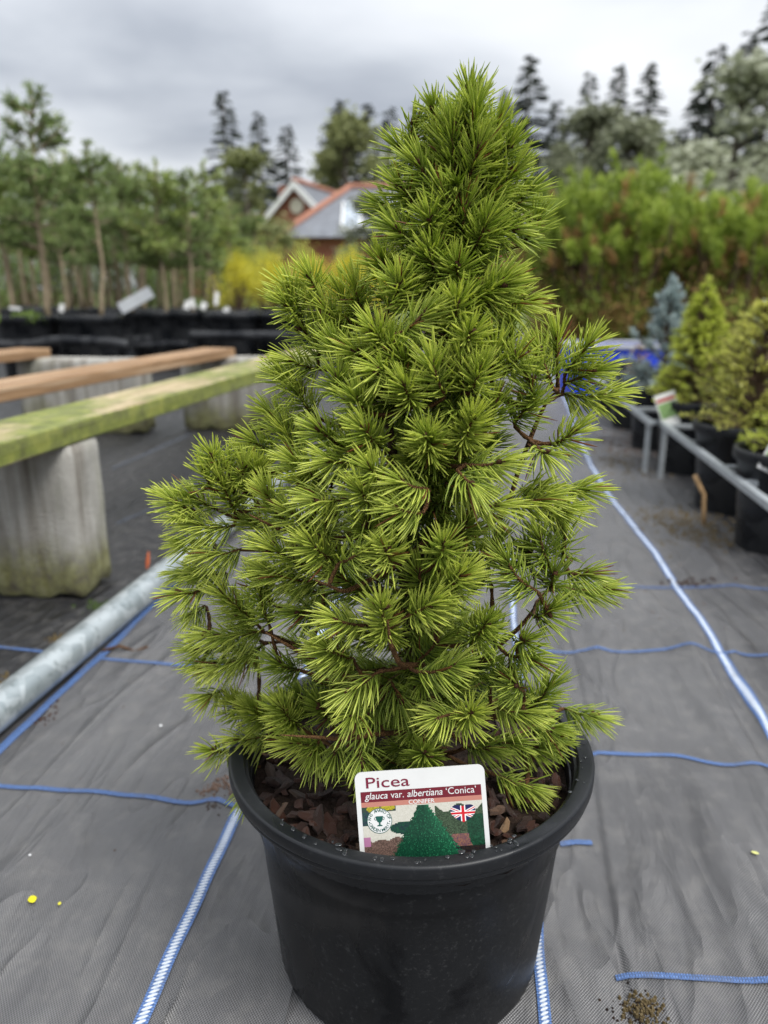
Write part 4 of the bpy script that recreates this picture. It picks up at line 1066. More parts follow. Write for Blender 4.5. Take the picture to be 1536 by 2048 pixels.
SH = []     # shoots: base, tip, age, needle length, weight
def S(x0, y0, sc, rows, age=.68):
    for r in rows:
        tx, ty = x0 + r[0] / sc, y0 + r[1] / sc
        opt = r[4] if len(r) > 4 else {}
        df_ = depth_for(tx, ty) * opt.get('k', 1.0) + opt.get('d', 0)
        tip = P(tx, ty, Y_TR - df_)
        if r[2] is None:
            a = axis_pt(ty + 90); v = unit(a - tip); base = tip + v * opt.get('L', .024) + np.array([opt.get('bx', 0) * .001, 0, opt.get('bz', -.004)])
        else:
            bx, by = x0 + r[2] / sc, y0 + r[3] / sc
            base = P(bx, by, Y_TR - df_ + opt.get('back', .008))
        SH.append(dict(base=base, tip=tip, age=min(1, opt.get('age', age) * 1.06), nl=opt.get('nl', 1.0), ex=True))
ST = {}
S(700, 130, 3.413, [(815, 200, 830, 420, {'nl': .9, 'k': .3}), (570, 310, 600, 440, {'nl': .8}), (430, 420, 410, 560, {'nl': .8}), (700, 420, 715, 780), (480, 690, 600, 880), (355, 590, 450, 680), (1080, 560, 1000, 700),
    (1110, 740, 900, 930), (350, 850, 480, 990), (540, 1050, 590, 1180, {'back': .014}), (330, 1130, 460, 1240), (1260, 1080, 1180, 1220), (1100, 1120, 880, 1100), (930, 1080, None, None),
    (550, 1300, None, None), (730, 1380, 740, 1500, {'back': .015}), (1040, 1500, 850, 1590), (220, 1370, 300, 1460), (340, 1500, 420, 1600), (870, 590, 800, 790, {'age': .5}), (850, 340, 840, 520),
    (640, 560, 690, 780, {'d': -.012, 'age': .45}), (960, 640, 900, 860, {'d': -.008}), (250, 980, 420, 1060, {'d': -.01}), (1180, 900, 1000, 1010, {'d': -.008}), (1000, 440, 940, 600, {'d': -.01}), (790, 980, 770, 1180, {'d': -.01, 'age': .35}), (650, 900, 720, 1100, {'d': -.006, 'age': .4})], .42)
S(540, 480, 4.267, [(880, 770, None, None, {'age': .72}), (440, 560, 740, 770, {'age': .75}), (720, 410, 810, 640), (1100, 390, 1000, 610), (1310, 630, 1020, 820), (350, 330, 420, 450), (165, 420, 280, 620), (150, 560, 270, 660),
    (965, 200, 1010, 300), (430, 780, 410, 1010), (200, 1040, 420, 1100), (580, 1190, 610, 1330, {'age': .45}), (940, 1110, None, None, {'bz': .006, 'L': .018}), (1150, 1260, None, None, {'L': .018}), (740, 1370, 850, 1480, {'age': .5}),
    (250, 1320, 370, 1490), (1390, 1060, 1500, 1330, {'age': .7}), (1140, 1040, None, None, {'d': -.012, 'age': .35}), (750, 970, 860, 1020, {'d': -.01}), (120, 1180, 300, 1260), (280, 760, 400, 900, {'d': -.008}), (560, 900, 660, 1060, {'d': -.012, 'age': .4}), (1040, 920, 990, 1080, {'d': -.012, 'age': .4}), (620, 480, 700, 660, {'d': -.008})])
S(880, 560, 3.84, [(460, 30, 230, 150), (630, 180, 400, 190), (130, 180, None, None), (230, 420, 180, 530, {'back': .015}), (590, 600, 510, 700), (300, 700, 240, 860, {'age': .72}), (250, 1070, None, None, {'age': .8, 'bz': -.008}),
    (770, 560, 850, 790), (900, 470, 905, 720), (1140, 500, 960, 720, {'age': .7}), (1300, 880, 940, 870, {'age': .78}), (690, 770, 750, 980, {'age': .45}), (1010, 1180, 850, 1260), (800, 1330, 740, 1270), (440, 1410, 200, 1420, {'age': .75}),
    (540, 370, 560, 560, {'d': -.015}), (1180, 700, 960, 800), (420, 560, 380, 760, {'d': -.01}), (150, 640, 190, 860, {'d': -.01}), (660, 980, 560, 1100, {'d': -.012, 'age': .4}), (420, 960, 380, 1120, {'d': -.01, 'age': .45})])
S(480, 800, 3.84, [(350, 240, 510, 440), (620, 240, None, None, {'age': .5}), (440, 490, None, None), (960, 230, None, None, {'L': .018}), (700, 470, 870, 470, {'age': .75}), (1010, 530, None, None, {'L': .016}), (610, 770, 830, 750, {'age': .75}), (930, 700, None, None, {'L': .016}),
    (1260, 640, 1450, 680, {'age': .75}), (1430, 280, None, None, {'age': .72}), (1230, 840, 1400, 870, {'age': .7}), (210, 720, 380, 980), (130, 560, 90, 740), (560, 1120, None, None, {'age': .75}), (250, 1140, 570, 1300, {'age': .75}), (960, 1140, 760, 1250, {'age': .72}),
    (1120, 1150, None, None, {'L': .014}), (230, 1320, 620, 1400, {'age': .7, 'd': -.004}), (660, 920, 660, 1080, {'d': -.008}), (960, 960, None, None, {'d': -.014, 'age': .3}), (130, 1390, 200, 1520), (120, 330, 300, 420, {'d': -.01}), (240, 110, 420, 220, {'d': -.01}), (40, 480, 180, 620, {'d': -.012}),
    (480, 640, 640, 740, {'d': -.012}), (100, 940, 320, 1060, {'d': -.012}), (880, 380, 960, 540, {'d': -.014, 'age': .4}), (1180, 900, 1240, 1060, {'d': -.014, 'age': .4}), (420, 880, 560, 1000, {'d': -.01})])
S(840, 840, 3.657, [(360, 460, 270, 370, {'age': .55}), (540, 630, 370, 640, {'age': .72}), (890, 580, 640, 610), (1180, 510, 1000, 510), (860, 510, 740, 500, {'d': -.012}), (1030, 660, 900, 650), (1060, 790, 1040, 1010, {'age': .4}), (880, 870, 940, 1040, {'age': .38}),
    (640, 1040, 860, 1250, {'age': .45}), (1210, 1130, 1060, 1110, {'age': .5}), (1330, 1240, 980, 1210, {'age': .5}), (170, 920, None, None, {'L': .015, 'age': .55}), (300, 1150, 120, 1280, {'age': .78}), (90, 1340, -60, 1400, {'age': .78}), (790, 980, 800, 1080, {'d': -.02, 'age': .3}),
    (480, 1500, None, None, {'age': .42}), (980, 1130, 960, 1240, {'age': .3}), (940, 1400, 840, 1440, {'age': .4}), (420, 1040, 520, 1180, {'d': -.02, 'age': .3}), (560, 900, 480, 1040, {'d': -.02, 'age': .3}), (330, 760, 260, 900, {'d': -.018, 'age': .3})])
S(320, 1080, 3.84, [(400, 110, 620, 70), (170, 420, 340, 370), (270, 560, 350, 500, {'d': -.015}), (490, 420, 740, 640, {'age': .7}), (750, 330, 840, 650, {'d': -.004}), (370, 730, 800, 700, {'age': .75}), (460, 970, 810, 790, {'age': .75}), (340, 960, 440, 930, {'d': -.01}), (400, 1190, 470, 1150, {'d': -.006}),
    (1370, 620, 1590, 655, {'age': .78}), (1290, 840, 1480, 910, {'age': .65}), (1480, 1150, 1670, 1010, {'age': .65}), (720, 1310, 850, 1390), (920, 1280, 1050, 1420, {'age': .5}), (570, 1260, 620, 1340, {'d': -.008}), (560, 830, 740, 900, {'d': -.02, 'age': .45}), (300, 840, 420, 830, {'d': -.012}),
    (1080, 560, 1240, 540, {'d': -.02, 'age': .25}), (920, 960, 1080, 1000, {'d': -.02, 'age': .25}), (330, 260, 520, 250, {'d': -.012}), (200, 250, 360, 200, {'d': -.02}), (620, 560, 700, 700, {'d': -.016})])
S(380, 1380, 3.84, [(390, 380, 620, 345, {'age': .8}), (800, 400, None, None, {'age': .82, 'bz': .004}), (190, 470, 290, 465), (470, 760, 540, 600, {'age': .6}), (705, 730, 740, 610, {'age': .6, 'd': -.006}), (1320, 540, 1290, 400, {'age': .45}), (1250, 190, 1290, 140, {'age': .5}), (490, 160, 620, 240), (720, 160, 830, 270),
    (350, 110, 430, 150, {'d': -.01}), (1120, 480, 1150, 380, {'age': .35, 'd': -.012}), (960, 480, 1000, 370, {'age': .4, 'd': -.008}), (1000, 120, 1080, 220, {'age': .25, 'd': -.03}), (850, 60, 960, 160, {'age': .25, 'd': -.03}), (1340, 300, 1440, 250, {'age': .3, 'd': -.02})])
S(820, 1240, 3.49, [(300, 320, 50, 360, {'age': .55}), (200, 680, 330, 640, {'age': .72}), (430, 650, None, None, {'age': .8, 'bz': .004}), (780, 640, 600, 600, {'age': .7}), (970, 470, None, None, {'age': .35, 'bz': -.012}), (1270, 670, 1070, 610, {'age': .5}), (100, 930, None, None, {'age': .4, 'bz': .004}), (820, 1170, 600, 1080, {'age': .45}),
    (740, 450, 800, 500, {'age': .35}), (800, 150, 740, 150, {'age': .4}), (830, 270, 700, 250, {'age': .4}), (980, 760, 850, 740, {'age': .45, 'd': -.02}), (1010, 840, 900, 850, {'age': .45, 'd': -.02}), (560, 60, 600, 160, {'age': .35, 'd': -.015}), (500, 300, 420, 380, {'age': .25, 'd': -.03}), (640, 380, 560, 440, {'age': .25, 'd': -.03}),
    (700, 860, 560, 840, {'age': .3, 'd': -.03}), (520, 900, 400, 880, {'age': .25, 'd': -.03}), (860, 900, 760, 860, {'age': .35, 'd': -.03}), (300, 500, 200, 560, {'age': .3, 'd': -.03})])
S(600, 1050, 2.363, [(385, 390, None, None, {'age': .75, 'bz': -.012}), (610, 380, 510, 430, {'age': .72}), (750, 240, 690, 300, {'age': .72}), (200, 250, 330, 330, {'age': .35, 'd': -.02}), (560, 230, 600, 330, {'age': .25, 'd': -.03}), (130, 600, 250, 640, {'age': .55, 'd': -.006}), (470, 820, 430, 730, {'age': .35, 'd': -.03}), (640, 560, 560, 640, {'age': .25, 'd': -.03}), (330, 880, 400, 800, {'age': .3, 'd': -.03})])
S(300, 850, 3.84, [(180, 590, 340, 650, {'age': .75}), (300, 740, 640, 780, {'age': .75}), (480, 250, 510, 350), (540, 430, 650, 660, {'age': .7}), (420, 380, 480, 490), (720, 330, 690, 450), (830, 360, 830, 450), (600, 330, 640, 480, {'d': -.008}), (330, 560, 520, 650, {'d': -.01}), (640, 520, 700, 660, {'d': -.012}), (300, 900, 480, 880, {'d': -.012})])
NEX = len(SH)
# shoots on the sides and the far side of the plant, which the photograph shows only through gaps
g = np.random.default_rng(17)
nfill = 0
while nfill < 74:
    py = g.uniform(190, 1500); xl, xr = lerp_tab(py, FILL_L), lerp_tab(py, FILL_R); cx = lerp_tab(py, AX)
    a = g.uniform(.06 * pi, .94 * pi)                          # 0 = right, pi/2 = away from the camera
    hx = (xr - cx) if cos(a) > 0 else (cx - xl)
    sc_ = .45 / F_PX
    q = axis_pt(py); R_ = lerp_tab(py, ENV) * sc_
    f = g.uniform(.55, 1.0)
    tip = q + np.array([cos(a) * hx * sc_ * f, sin(a) * R_ * f * .9, 0])
    el = radians(g.uniform(15, 45) + 25 * (py < 500)); dr = unit(np.array([cos(a), sin(a), 0])) * cos(el) + np.array([0, 0, sin(el)])
    L = g.uniform(.018, .034)
    SH.append(dict(base=tip - dr * L, tip=tip, age=g.uniform(.3, .6), nl=1.0, ex=False)); nfill += 1

def needle_set(base, tip, age, nl, g, per_m=3300, sides=4, out=None):
    """needles round one shoot -> verts, faces, colours, twig path"""
    ax = tip - base; L = np.linalg.norm(ax); T0 = ax / L
    side = unit(np.cross(T0, g.normal(0, 1, 3)))
    sag = .05 * L * g.uniform(-1, 1)
    ts = np.linspace(0, 1, 7)
    path = base[None] + ax[None] * ts[:, None] + side[None] * (sag * np.sin(ts * pi))[:, None] + np.array([0, 0, -.06 * L])[None] * np.sin(ts * pi)[:, None]
    n = int(max(30, L * per_m)) ; ntip = 15
    t = np.concatenate([np.linspace(.02, .99, n), g.uniform(.94, 1.0, ntip)])
    n = len(t)
    i = np.minimum((t * 6).astype(int), 5); f = (t * 6 - i)[:, None]
    p0 = path[i] * (1 - f) + path[i + 1] * f; T = unit_rows(path[i + 1] - path[i])
    ph = np.arange(n) * 2.39996 + g.normal(0, .25, n)
    if out is not None:                                    # needles part along the outer upper side and bare the twig
        U_ = unit_rows(np.cross(T, np.array([0.13, 0.21, .97])[None])); B_ = np.cross(T, U_)
        rd = U_ * np.cos(ph)[:, None] + B_ * np.sin(ph)[:, None]
        keep = (rd @ out < .45) | (g.uniform(0, 1, n) < .30) | (t > .93)
        t, i, f, p0, T, ph = t[keep], i[keep], f[keep], p0[keep], T[keep], ph[keep]; n = len(t)
    U = np.cross(T, np.array([0.13, 0.21, .97])[None]); U = unit_rows(U); B = np.cross(T, U)
    radial = U * np.cos(ph)[:, None] + B * np.sin(ph)[:, None]
    th = np.radians(np.interp(t, [0, .6, .9, 1.0], [70, 62, 46, 22]) + g.normal(0, 7, n)); th[-ntip:] = np.radians(g.uniform(6, 42, ntip))
    d = T * np.cos(th)[:, None] + radial * np.sin(th)[:, None]
    d[:, 2] += np.where(radial[:, 2] < 0, .10, .0)
    d = unit_rows(d)
    ln = .0166 * nl * np.interp(t, [0, .15, .8, 1], [.72, .95, 1.0, .95]) * g.uniform(.82, 1.12, n)
    bend = T * .34 + np.array([0, 0, -.17])[None] + g.normal(0, .08, (n, 3))
    sx = unit_rows(np.cross(d, T + g.normal(0, .1, (n, 3)))); sy = np.cross(d, sx)
    ss = np.array([0, .3, .62, .88, 1.0]); rr = np.array([.62, .92, 1.0, .80, .16]) * .00044 * (0.9 + .1 * nl)
    rv = g.uniform(.85, 1.15, n)
    aa = np.arange(sides) * 2 * pi / sides + .4
    V = np.empty((n, len(ss), sides, 3))
    for k, s in enumerate(ss):
        c = p0 + d * (ln * s)[:, None] + bend * (ln * s * s)[:, None]
        for j, a in enumerate(aa): V[:, k, j] = c + (sx * cos(a) + sy * sin(a)) * (rr[k] * rv)[:, None]
    m = len(ss) * sides
    F = []
    for k in range(len(ss) - 1):
        for j in range(sides): F.append((k * sides + j, k * sides + (j + 1) % sides, (k + 1) * sides + (j + 1) % sides, (k + 1) * sides + j))
    F = np.array(F); Fall = (F[None] + (np.arange(n) * m)[:, None, None]).reshape(-1, 4)
    rnd = g.uniform(0, 1, n)
    ag = np.clip(age + .22 * (t - .55), 0, 1)
    C = np.empty((n, len(ss), sides, 3)); C[..., 0] = ss[None, :, None]; C[..., 1] = rnd[:, None, None]; C[..., 2] = ag[:, None, None]
    return V.reshape(-1, 3), Fall, C.reshape(-1, 3), path

def twig_mesh(path, r0, r1, n=7, peg=True, g=None):
    """twig with the small leaf pegs of spruce"""
    k = max(len(path), 14); ts = np.linspace(0, 1, k); src = np.linspace(0, 1, len(path))
    pts = np.stack([np.interp(ts, src, path[:, i]) for i in range(3)], 1)
    rad = r0 + (r1 - r0) * ts
    if peg: rad = rad * (1 + .16 * np.where(np.arange(k) % 2 == 0, 1, -1))
    return tube(pts, rad, n)
def bud_mesh(p, T, g, big=1.0):
    parts = []
    for j in range(int(g.integers(2, 4))):
        d = unit(T + g.normal(0, .45 if j else .1, 3)); c = p + d * .0009
        L = g.uniform(.0034, .0054) * big; r = L * .34
        pts = [c, c + d * L * .25, c + d * L * .6, c + d * L * .88, c + d * L]
        parts.append(tube(pts, [r * .6, r, r * .9, r * .45, r * .08], 7))
    return merge(parts)

# --- main stems
stem_paths = [
    ([(845, 1478), (868, 1300), (885, 1120), (889, 1042), (892, 971), (911, 889), (920, 780), (918, 600), (925, 420), (938, 300), (941, 250)], [.0058, .0052, .0048, .0044, .004, .0037, .0032, .0027, .0022, .0016, .0010], [0, 0, .002, .006, .012, .016, .01, 0, 0, 0, 0]),
    ([(838, 1440), (815, 1250), (800, 1050), (790, 930), (782, 878), (769, 800), (755, 720), (748, 670)], [.0045, .004, .0034, .003, .0028, .0026, .0022, .0016], [.004, .008, .012, .018, .022, .026, .032, .04]),
    ([(870, 1380), (946, 1329), (998, 1292), (1049, 1246), (1095, 1180), (1112, 1150)], [.0036, .0030, .0027, .0025, .0023, .0020], [0, .010, .016, .02, .022, .022]),
    ([(880, 1120), (985, 1050), (1020, 1000), (1040, 930), (1075, 840), (1100, 790), (1115, 785)], [.0032, .0027, .0026, .0027, .0026, .0024, .002], [.0, .0, .0, .004, .008, .012, .014]),
    ([(850, 1420), (735, 1370), (645, 1330), (591, 1299), (531, 1265)], [.0038, .0033, .0030, .0028, .0022], [.01, .03, .046, .054, .058]),
    ([(845, 1462), (755, 1468), (687, 1479), (625, 1474), (560, 1470)], [.0032, .0028, .0026, .0022, .0016], [.02, .05, .066, .076, .08]),
    ([(880, 1060), (780, 1140), (690, 1185), (630, 1160)], [.0032, .0028, .0026, .0020], [.02, .05, .07, .075]),
    ([(885, 1000), (700, 1080), (560, 1060), (500, 1030)], [.003, .0026, .0022, .0018], [0, .03, .04, .05]),
    ([(860, 1330), (800, 1330), (781, 1290), (775, 1240)], [.003, .0028, .0026, .0022], [.03, .075, .085, .09]),
    ([(870, 1440), (960, 1440), (1050, 1425), (1110, 1420)], [.003, .0026, .0022, .0018], [.01, .04, .04, .035]),
]
nodes = []
for i, (pp, rr, dd) in enumerate(stem_paths):
    pts = np.array([P(a, b, Y_TR - d) for (a, b), d in zip(pp, dd)])
    ts = np.linspace(0, 1, 34); src = np.linspace(0, 1, len(pts))
    fine = np.stack([np.interp(ts, src, pts[:, k]) for k in range(3)], 1)
    for _ in range(3): fine[1:-1] = (fine[:-2] + 2 * fine[1:-1] + fine[2:]) / 4
    if i == 0: fine[0] = STEM_BASE - (0, 0, .006)
    rad = np.interp(ts, src, rr) * (1 + .05 * np.sin(np.arange(34) * 1.9)) * (1.0 if i < 2 else .62)
    rad = rad * np.interp(ts, [0, .6, 1], [1, .9, .35])
    v, f = tube(fine, rad, 9)
    mk('trunk' if i == 0 else 'branch', v - TB, f, 'trunk' if i < 2 else 'twig', tree, True)
    nodes += [(p, r) for p, r in zip(fine[2:], rad[2:])]
NP = np.array([p for p, _ in nodes])
order = sorted(range(len(SH)), key=lambda i: np.min(np.linalg.norm(NP - SH[i]['base'], axis=1)))
g = np.random.default_rng(23)
for i in order:
    s = SH[i]
    od = s['tip'] - np.array([TB[0], TB[1], s['tip'][2]]); outd = unit(unit(od * (1, 1, 0)) * .75 + np.array([0, 0, .65]))
    V, F, C, path = needle_set(s['base'], s['tip'], s['age'], s['nl'], g, 4900 if s['ex'] else 2600, 4 if s['ex'] else 3, outd if s['ex'] else None)
    # twig that carries the shoot back to the nearest wood below or inside it
    dv_ = NP - s['base']; dist = np.linalg.norm(dv_, axis=1) + np.maximum(0, dv_[:, 2] + .002) * 2.0
    j = int(np.argmin(dist)); q = NP[j]
    conn = []
    L = np.linalg.norm(q - s['base'])
    if L > .002:
        md = (q + s['base']) / 2 - np.array([0, 0, .12 * L]) + unit(s['base'] - s['tip']) * L * .18
        for t in np.linspace(0, 1, 7)[:-1]: conn.append((1 - t) ** 2 * q + 2 * t * (1 - t) * md + t * t * s['base'])
    full = np.array(conn + list(path))
    r1 = .00085; r0 = .00120 + min(.0007, .010 * L)
    tv, tf = twig_mesh(full, r0, r1, 6)
    sh = mk('shoot', tv - TB, tf, 'twig', tree, True)
    o = mk('needles', V - TB, F, 'needle', sh, True, C); o['kind'] = 'stuff'
    if s['ex']:
        bv, bf = bud_mesh(path[-1], unit(path[-1] - path[-2]), g)
        mk('bud', bv - TB, bf, 'bud', sh, True)
    NP = np.concatenate([NP, full[::3]])
# old dark needles clothing the wood deep inside
g = np.random.default_rng(29)
VV_, FF_, CC_, tw = [], [], [], []
nV = 0
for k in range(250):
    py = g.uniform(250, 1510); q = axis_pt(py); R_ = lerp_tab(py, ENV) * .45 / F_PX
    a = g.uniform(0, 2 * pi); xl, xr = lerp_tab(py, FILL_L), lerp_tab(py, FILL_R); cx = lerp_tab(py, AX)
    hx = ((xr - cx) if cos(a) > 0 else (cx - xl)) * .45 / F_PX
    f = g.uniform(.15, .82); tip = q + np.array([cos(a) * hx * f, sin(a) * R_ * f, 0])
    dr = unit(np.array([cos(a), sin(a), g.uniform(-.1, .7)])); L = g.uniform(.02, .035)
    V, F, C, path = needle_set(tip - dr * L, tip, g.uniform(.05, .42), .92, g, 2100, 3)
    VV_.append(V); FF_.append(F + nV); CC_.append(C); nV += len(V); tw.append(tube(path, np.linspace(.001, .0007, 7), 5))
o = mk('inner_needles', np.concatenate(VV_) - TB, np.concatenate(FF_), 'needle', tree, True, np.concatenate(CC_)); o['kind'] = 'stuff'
v, f = merge(tw); mk('inner_twigs', v - TB, f, 'twig', tree, True)['kind'] = 'stuff'

# ================================================================== THE PLANT LABEL
lb_b = P(841, 1712, .377); lb_t = P(839, 1538, .392)
lb_l = P(708.5, 1549, .3915); lb_r = P(968, 1531, .3915)
LW = float(np.linalg.norm(lb_r - lb_l)); ex = unit(lb_r - lb_l); up0 = unit(lb_t - lb_b); ez_ = unit(np.cross(ex, up0)); ey = np.cross(ez_, ex)   # ez_ points toward the camera side
if ez_[1] > 0: ez_ = -ez_
label = thing('plant_label', "white plastic plant label reading Picea, with a conifer picture, in the black pot", 'label', lb_l)
LROT = Matrix(((ex[0], ey[0], ez_[0]), (ex[1], ey[1], ez_[1]), (ex[2], ey[2], ez_[2])))
label.rotation_euler = LROT.to_euler()
LH = .78                                     # hidden foot goes down into the bark
def rounded(w, h0, h1, r, n=8):
    pts = [(0, h1), (w, h1)]
    for cx, a0 in ((w - r, 0), (r, pi / 2)):
        for i in range(n + 1):
            a = a0 + pi / 2 * i / n; pts.append((cx + r * cos(a), h0 - r + r * sin(a)))
    return pts
def lab_poly(name, pts, z, mat, parent=label, th=0.0):
    P2 = [(x * LW, y * LW) for x, y in pts]; n = len(P2)
    if th: V = [(x, y, z) for x, y in P2] + [(x, y, z - th) for x, y in P2]; F = [tuple(range(n)), tuple(range(2 * n - 1, n - 1, -1))] + [((i + 1) % n, i, n + i, n + (i + 1) % n) for i in range(n)]
    else: V = [(x, y, z) for x, y in P2]; F = [tuple(range(n))]
    return mk(name, V, F, mat, parent)
def flat(name, c, rough=.38): 
    t = NT(name); t.bsdf(c, rough, .4); return t.m
LM = {k: flat('print ' + k, c) for k, c in dict(maroon=(.145, .012, .022), salmon=(.46, .19, .145), white=(.68, .68, .67), green=(.008, .085, .065), navy=(.012, .014, .075), red=(.55, .012, .022), ink=(.17, .012, .035)).items()}
plate = lab_poly('plate', rounded(1.0, .012, -LH, .055), 0, 'white_plastic', th=.0007)
zs = .00012
band = lab_poly('dark_red_band', [(.037, -.220), (.964, -.220), (.964, -.139), (.037, -.139)], zs, LM['maroon'])
lab_poly('salmon_band', [(.037, -.257), (.964, -.257), (.964, -.2202), (.037, -.2202)], zs, LM['salmon'])
# printed picture: a grid of coloured cells (flat print)
def pic_colour(a, b, g):
    n = lambda s, q: (sin(a * s + q) * sin(b * s * 1.3 + q * 2) + sin(a * s * 2.3 - b * s * 1.7 + q)) * .25 + .5
    sp = g.uniform(0, 1)
    # central cone: apex (.51,.262), foot (.30-.80,.66)
    t = (b - .262) / .40; hw_l, hw_r = .035 + .23 * max(0, t) ** 1.05, .035 + .255 * max(0, t) ** .95
    dx = (a - .505) ; w = (hw_l if dx < 0 else hw_r) * (1 + .10 * (n(70, 1) - .5) + .16 * (sp - .5))
    if -.0 < t and abs(dx) < w:
        sh = .55 + .75 * max(0, dx / w) ; m = .5 + .9 * sp ** 2 + (.9 if sp > .93 else 0)
        return (.010 * m * sh, .075 * m * sh + .012, .032 * m * sh + .008)
    if a > .60 and b < .50 and (b > .30 + .03 * sin(a * 30)):
        m = .5 + sp
        if a > .84 and b > .36: return (.008 * m, .045 * m, .022 * m)
        return (.040 * m, .065 * m, .035 * m)
    if a > .80 and b > .36 and b < .60 and (a - 1.0) ** 2 * 2 + (b - .48) ** 2 < .05: return (.008 * (.5 + sp), .05 * (.5 + sp), .024 * (.5 + sp))
    if (a - .355) ** 2 / .012 + (b - .43) ** 2 / .0022 < 1: return (.008, .05 * (.4 + sp), .030)
    edge = .60 - .42 * a
    if b < .30 and a < .30: 
        if (a - .13) ** 2 / .003 + (b - .275) ** 2 / .0006 < 1 or (a - .24) ** 2 / .0028 + (b - .268) ** 2 / .0005 < 1: return (.42 * (.6 + .5 * sp), .36 * (.6 + .5 * sp), .02)
        return (.03, .06 * (.4 + sp), .04)
    if a < .12 and b < .40: return (.02, .055 * (.4 + sp), .05)
    if a < .09 and b > .49 and b < .56: return (.38, .16, .28)
    if a > .62 and b > .60: return (.022 * (.4 + sp), .016 * (.4 + sp), .014)
    if a > .72 and b > .50: return (.20 * (.5 + .7 * sp), .095 * (.5 + .7 * sp), .07)
    if b > .495 + .03 * n(20, 2) - .10 * max(0, a - .3): return (.135 * (.45 + .9 * sp), .085 * (.45 + .9 * sp), .068 * (.45 + .9 * sp))
    return (.50 + .08 * sp, .48 + .08 * sp, .41 + .08 * sp)
gp = np.random.default_rng(9); nx_, ny_ = 124, 56
a0, a1, b0, b1 = .037, .964, .2572, .70
Vp, Fp, Cp = [], [], []
for j in range(ny_):
    for i in range(nx_):
        xa_, xb_ = a0 + (a1 - a0) * i / nx_, a0 + (a1 - a0) * (i + 1) / nx_; ya_, yb_ = b0 + (b1 - b0) * j / ny_, b0 + (b1 - b0) * (j + 1) / ny_
        c = pic_colour((xa_ + xb_) / 2, (ya_ + yb_) / 2, gp); k = len(Vp)
        Vp += [(xa_ * LW, -yb_ * LW, zs), (xb_ * LW, -yb_ * LW, zs), (xb_ * LW, -ya_ * LW, zs), (xa_ * LW, -ya_ * LW, zs)]; Fp.append((k, k + 1, k + 2, k + 3)); Cp += [c] * 4
t_ = NT('printed photograph'); at_ = t_.n('ShaderNodeAttribute', attribute_name='Col'); t_.bsdf(at_.outputs['Color'], .35, .4)
mk('picture', Vp, np.array(Fp), t_.m, label, colors=np.array(Cp))
def text(name, s, size, x, y, mat, parent=label, shear=0.0, bold=0.0, fit=None, align='LEFT', rot=0.0, z=.00022, sx=1.0):
    cu = bpy.data.curves.new(name, 'FONT'); cu.body = s; cu.size = size * LW; cu.shear = shear; cu.offset = bold * LW; cu.align_x = align; cu.resolution_u = 3
    tmp = bpy.data.objects.new(name, cu); col.objects.link(tmp)
    dg = bpy.context.evaluated_depsgraph_get(); me = bpy.data.meshes.new_from_object(tmp.evaluated_get(dg))
    bpy.data.objects.remove(tmp); bpy.data.curves.remove(cu)
    me.materials.clear(); me.materials.append(mat)
    o = bpy.data.objects.new(name, me); col.objects.link(o); o.parent = parent
    if fit:
        xs = [v.co.x for v in me.vertices]; sx = fit * LW / (max(xs) - min(xs))
    o.location = (x * LW, y * LW, z); o.rotation_euler = (0, 0, rot); o.scale = (sx, 1, 1)
    return o
text('heading_text', 'Picea', .118, .074, -.112, LM['ink'], bold=.0004, fit=.335)
text('variety_text', 'glauca', .074, .068, -.198, LM['white'], shear=.22, bold=.0003, fit=.178)
text('variety_text', 'var.', .074, .268, -.198, LM['white'], fit=.100)
text('variety_text', 'albertiana', .074, .392, -.198, LM['white'], shear=.22, bold=.0003, fit=.272)
text('variety_text', "\u2018Conica\u2019", .074, .690, -.198, LM['white'], fit=.232)
text('kind_text', 'CONIFER', .045, .400, -.2525, LM['white'], bold=.0005, fit=.20)
# award badge
bcx, bcy, br = .168, -.365, .094
circ = lambda r, n=40, cx=bcx, cy=bcy: [(cx + r * cos(2 * pi * i / n), cy + r * sin(2 * pi * i / n)) for i in range(n)]
badge = lab_poly('badge', circ(br), .0002, LM['white'])
def ring(name, r0, r1, z, mat, n=48):
    V = []; 
    for i in range(n):
        a = 2 * pi * i / n; V += [((bcx + r * cos(a)) * LW, (bcy + r * sin(a)) * LW, z) for r in (r0, r1)]
    mk(name, V, [(2 * i, 2 * i + 1, 2 * ((i + 1) % n) + 1, 2 * ((i + 1) % n)) for i in range(n)], mat, badge)
ring('badge_ring', .092, .0965, .00026, LM['green'])
for s_, a_from, a_to, flip in (('RHS AWARD OF', 168, 12, False), ('GARDEN MERIT', 200, 340, True)):
    for i, ch_ in enumerate(s_):
        if ch_ == ' ': continue
        a = radians(a_from + (a_to - a_from) * i / (len(s_) - 1)); r = .0665 if not flip else .0845
        rt = a - pi / 2 if not flip else a + pi / 2
        text('badge_letter', ch_, .034, bcx + r * cos(a), bcy + r * sin(a), LM['green'], parent=badge, align='CENTER', rot=rt, z=.00028, bold=.0002)
for sgn in (-1, 1): lab_poly('badge_dot', circ(.005, 10, bcx + sgn * .078, bcy - .008), .00028, LM['green'], badge)
cup = [(-.028, .036), (.028, .036), (.026, .012), (.016, -.006), (.006, -.014), (.006, -.028), (.020, -.034), (.020, -.040), (-.020, -.040), (-.020, -.034), (-.006, -.028), (-.006, -.014), (-.016, -.006), (-.026, .012)]
lab_poly('badge_cup', [(bcx + x, bcy + y) for x, y in cup], .0003, LM['green'], badge)
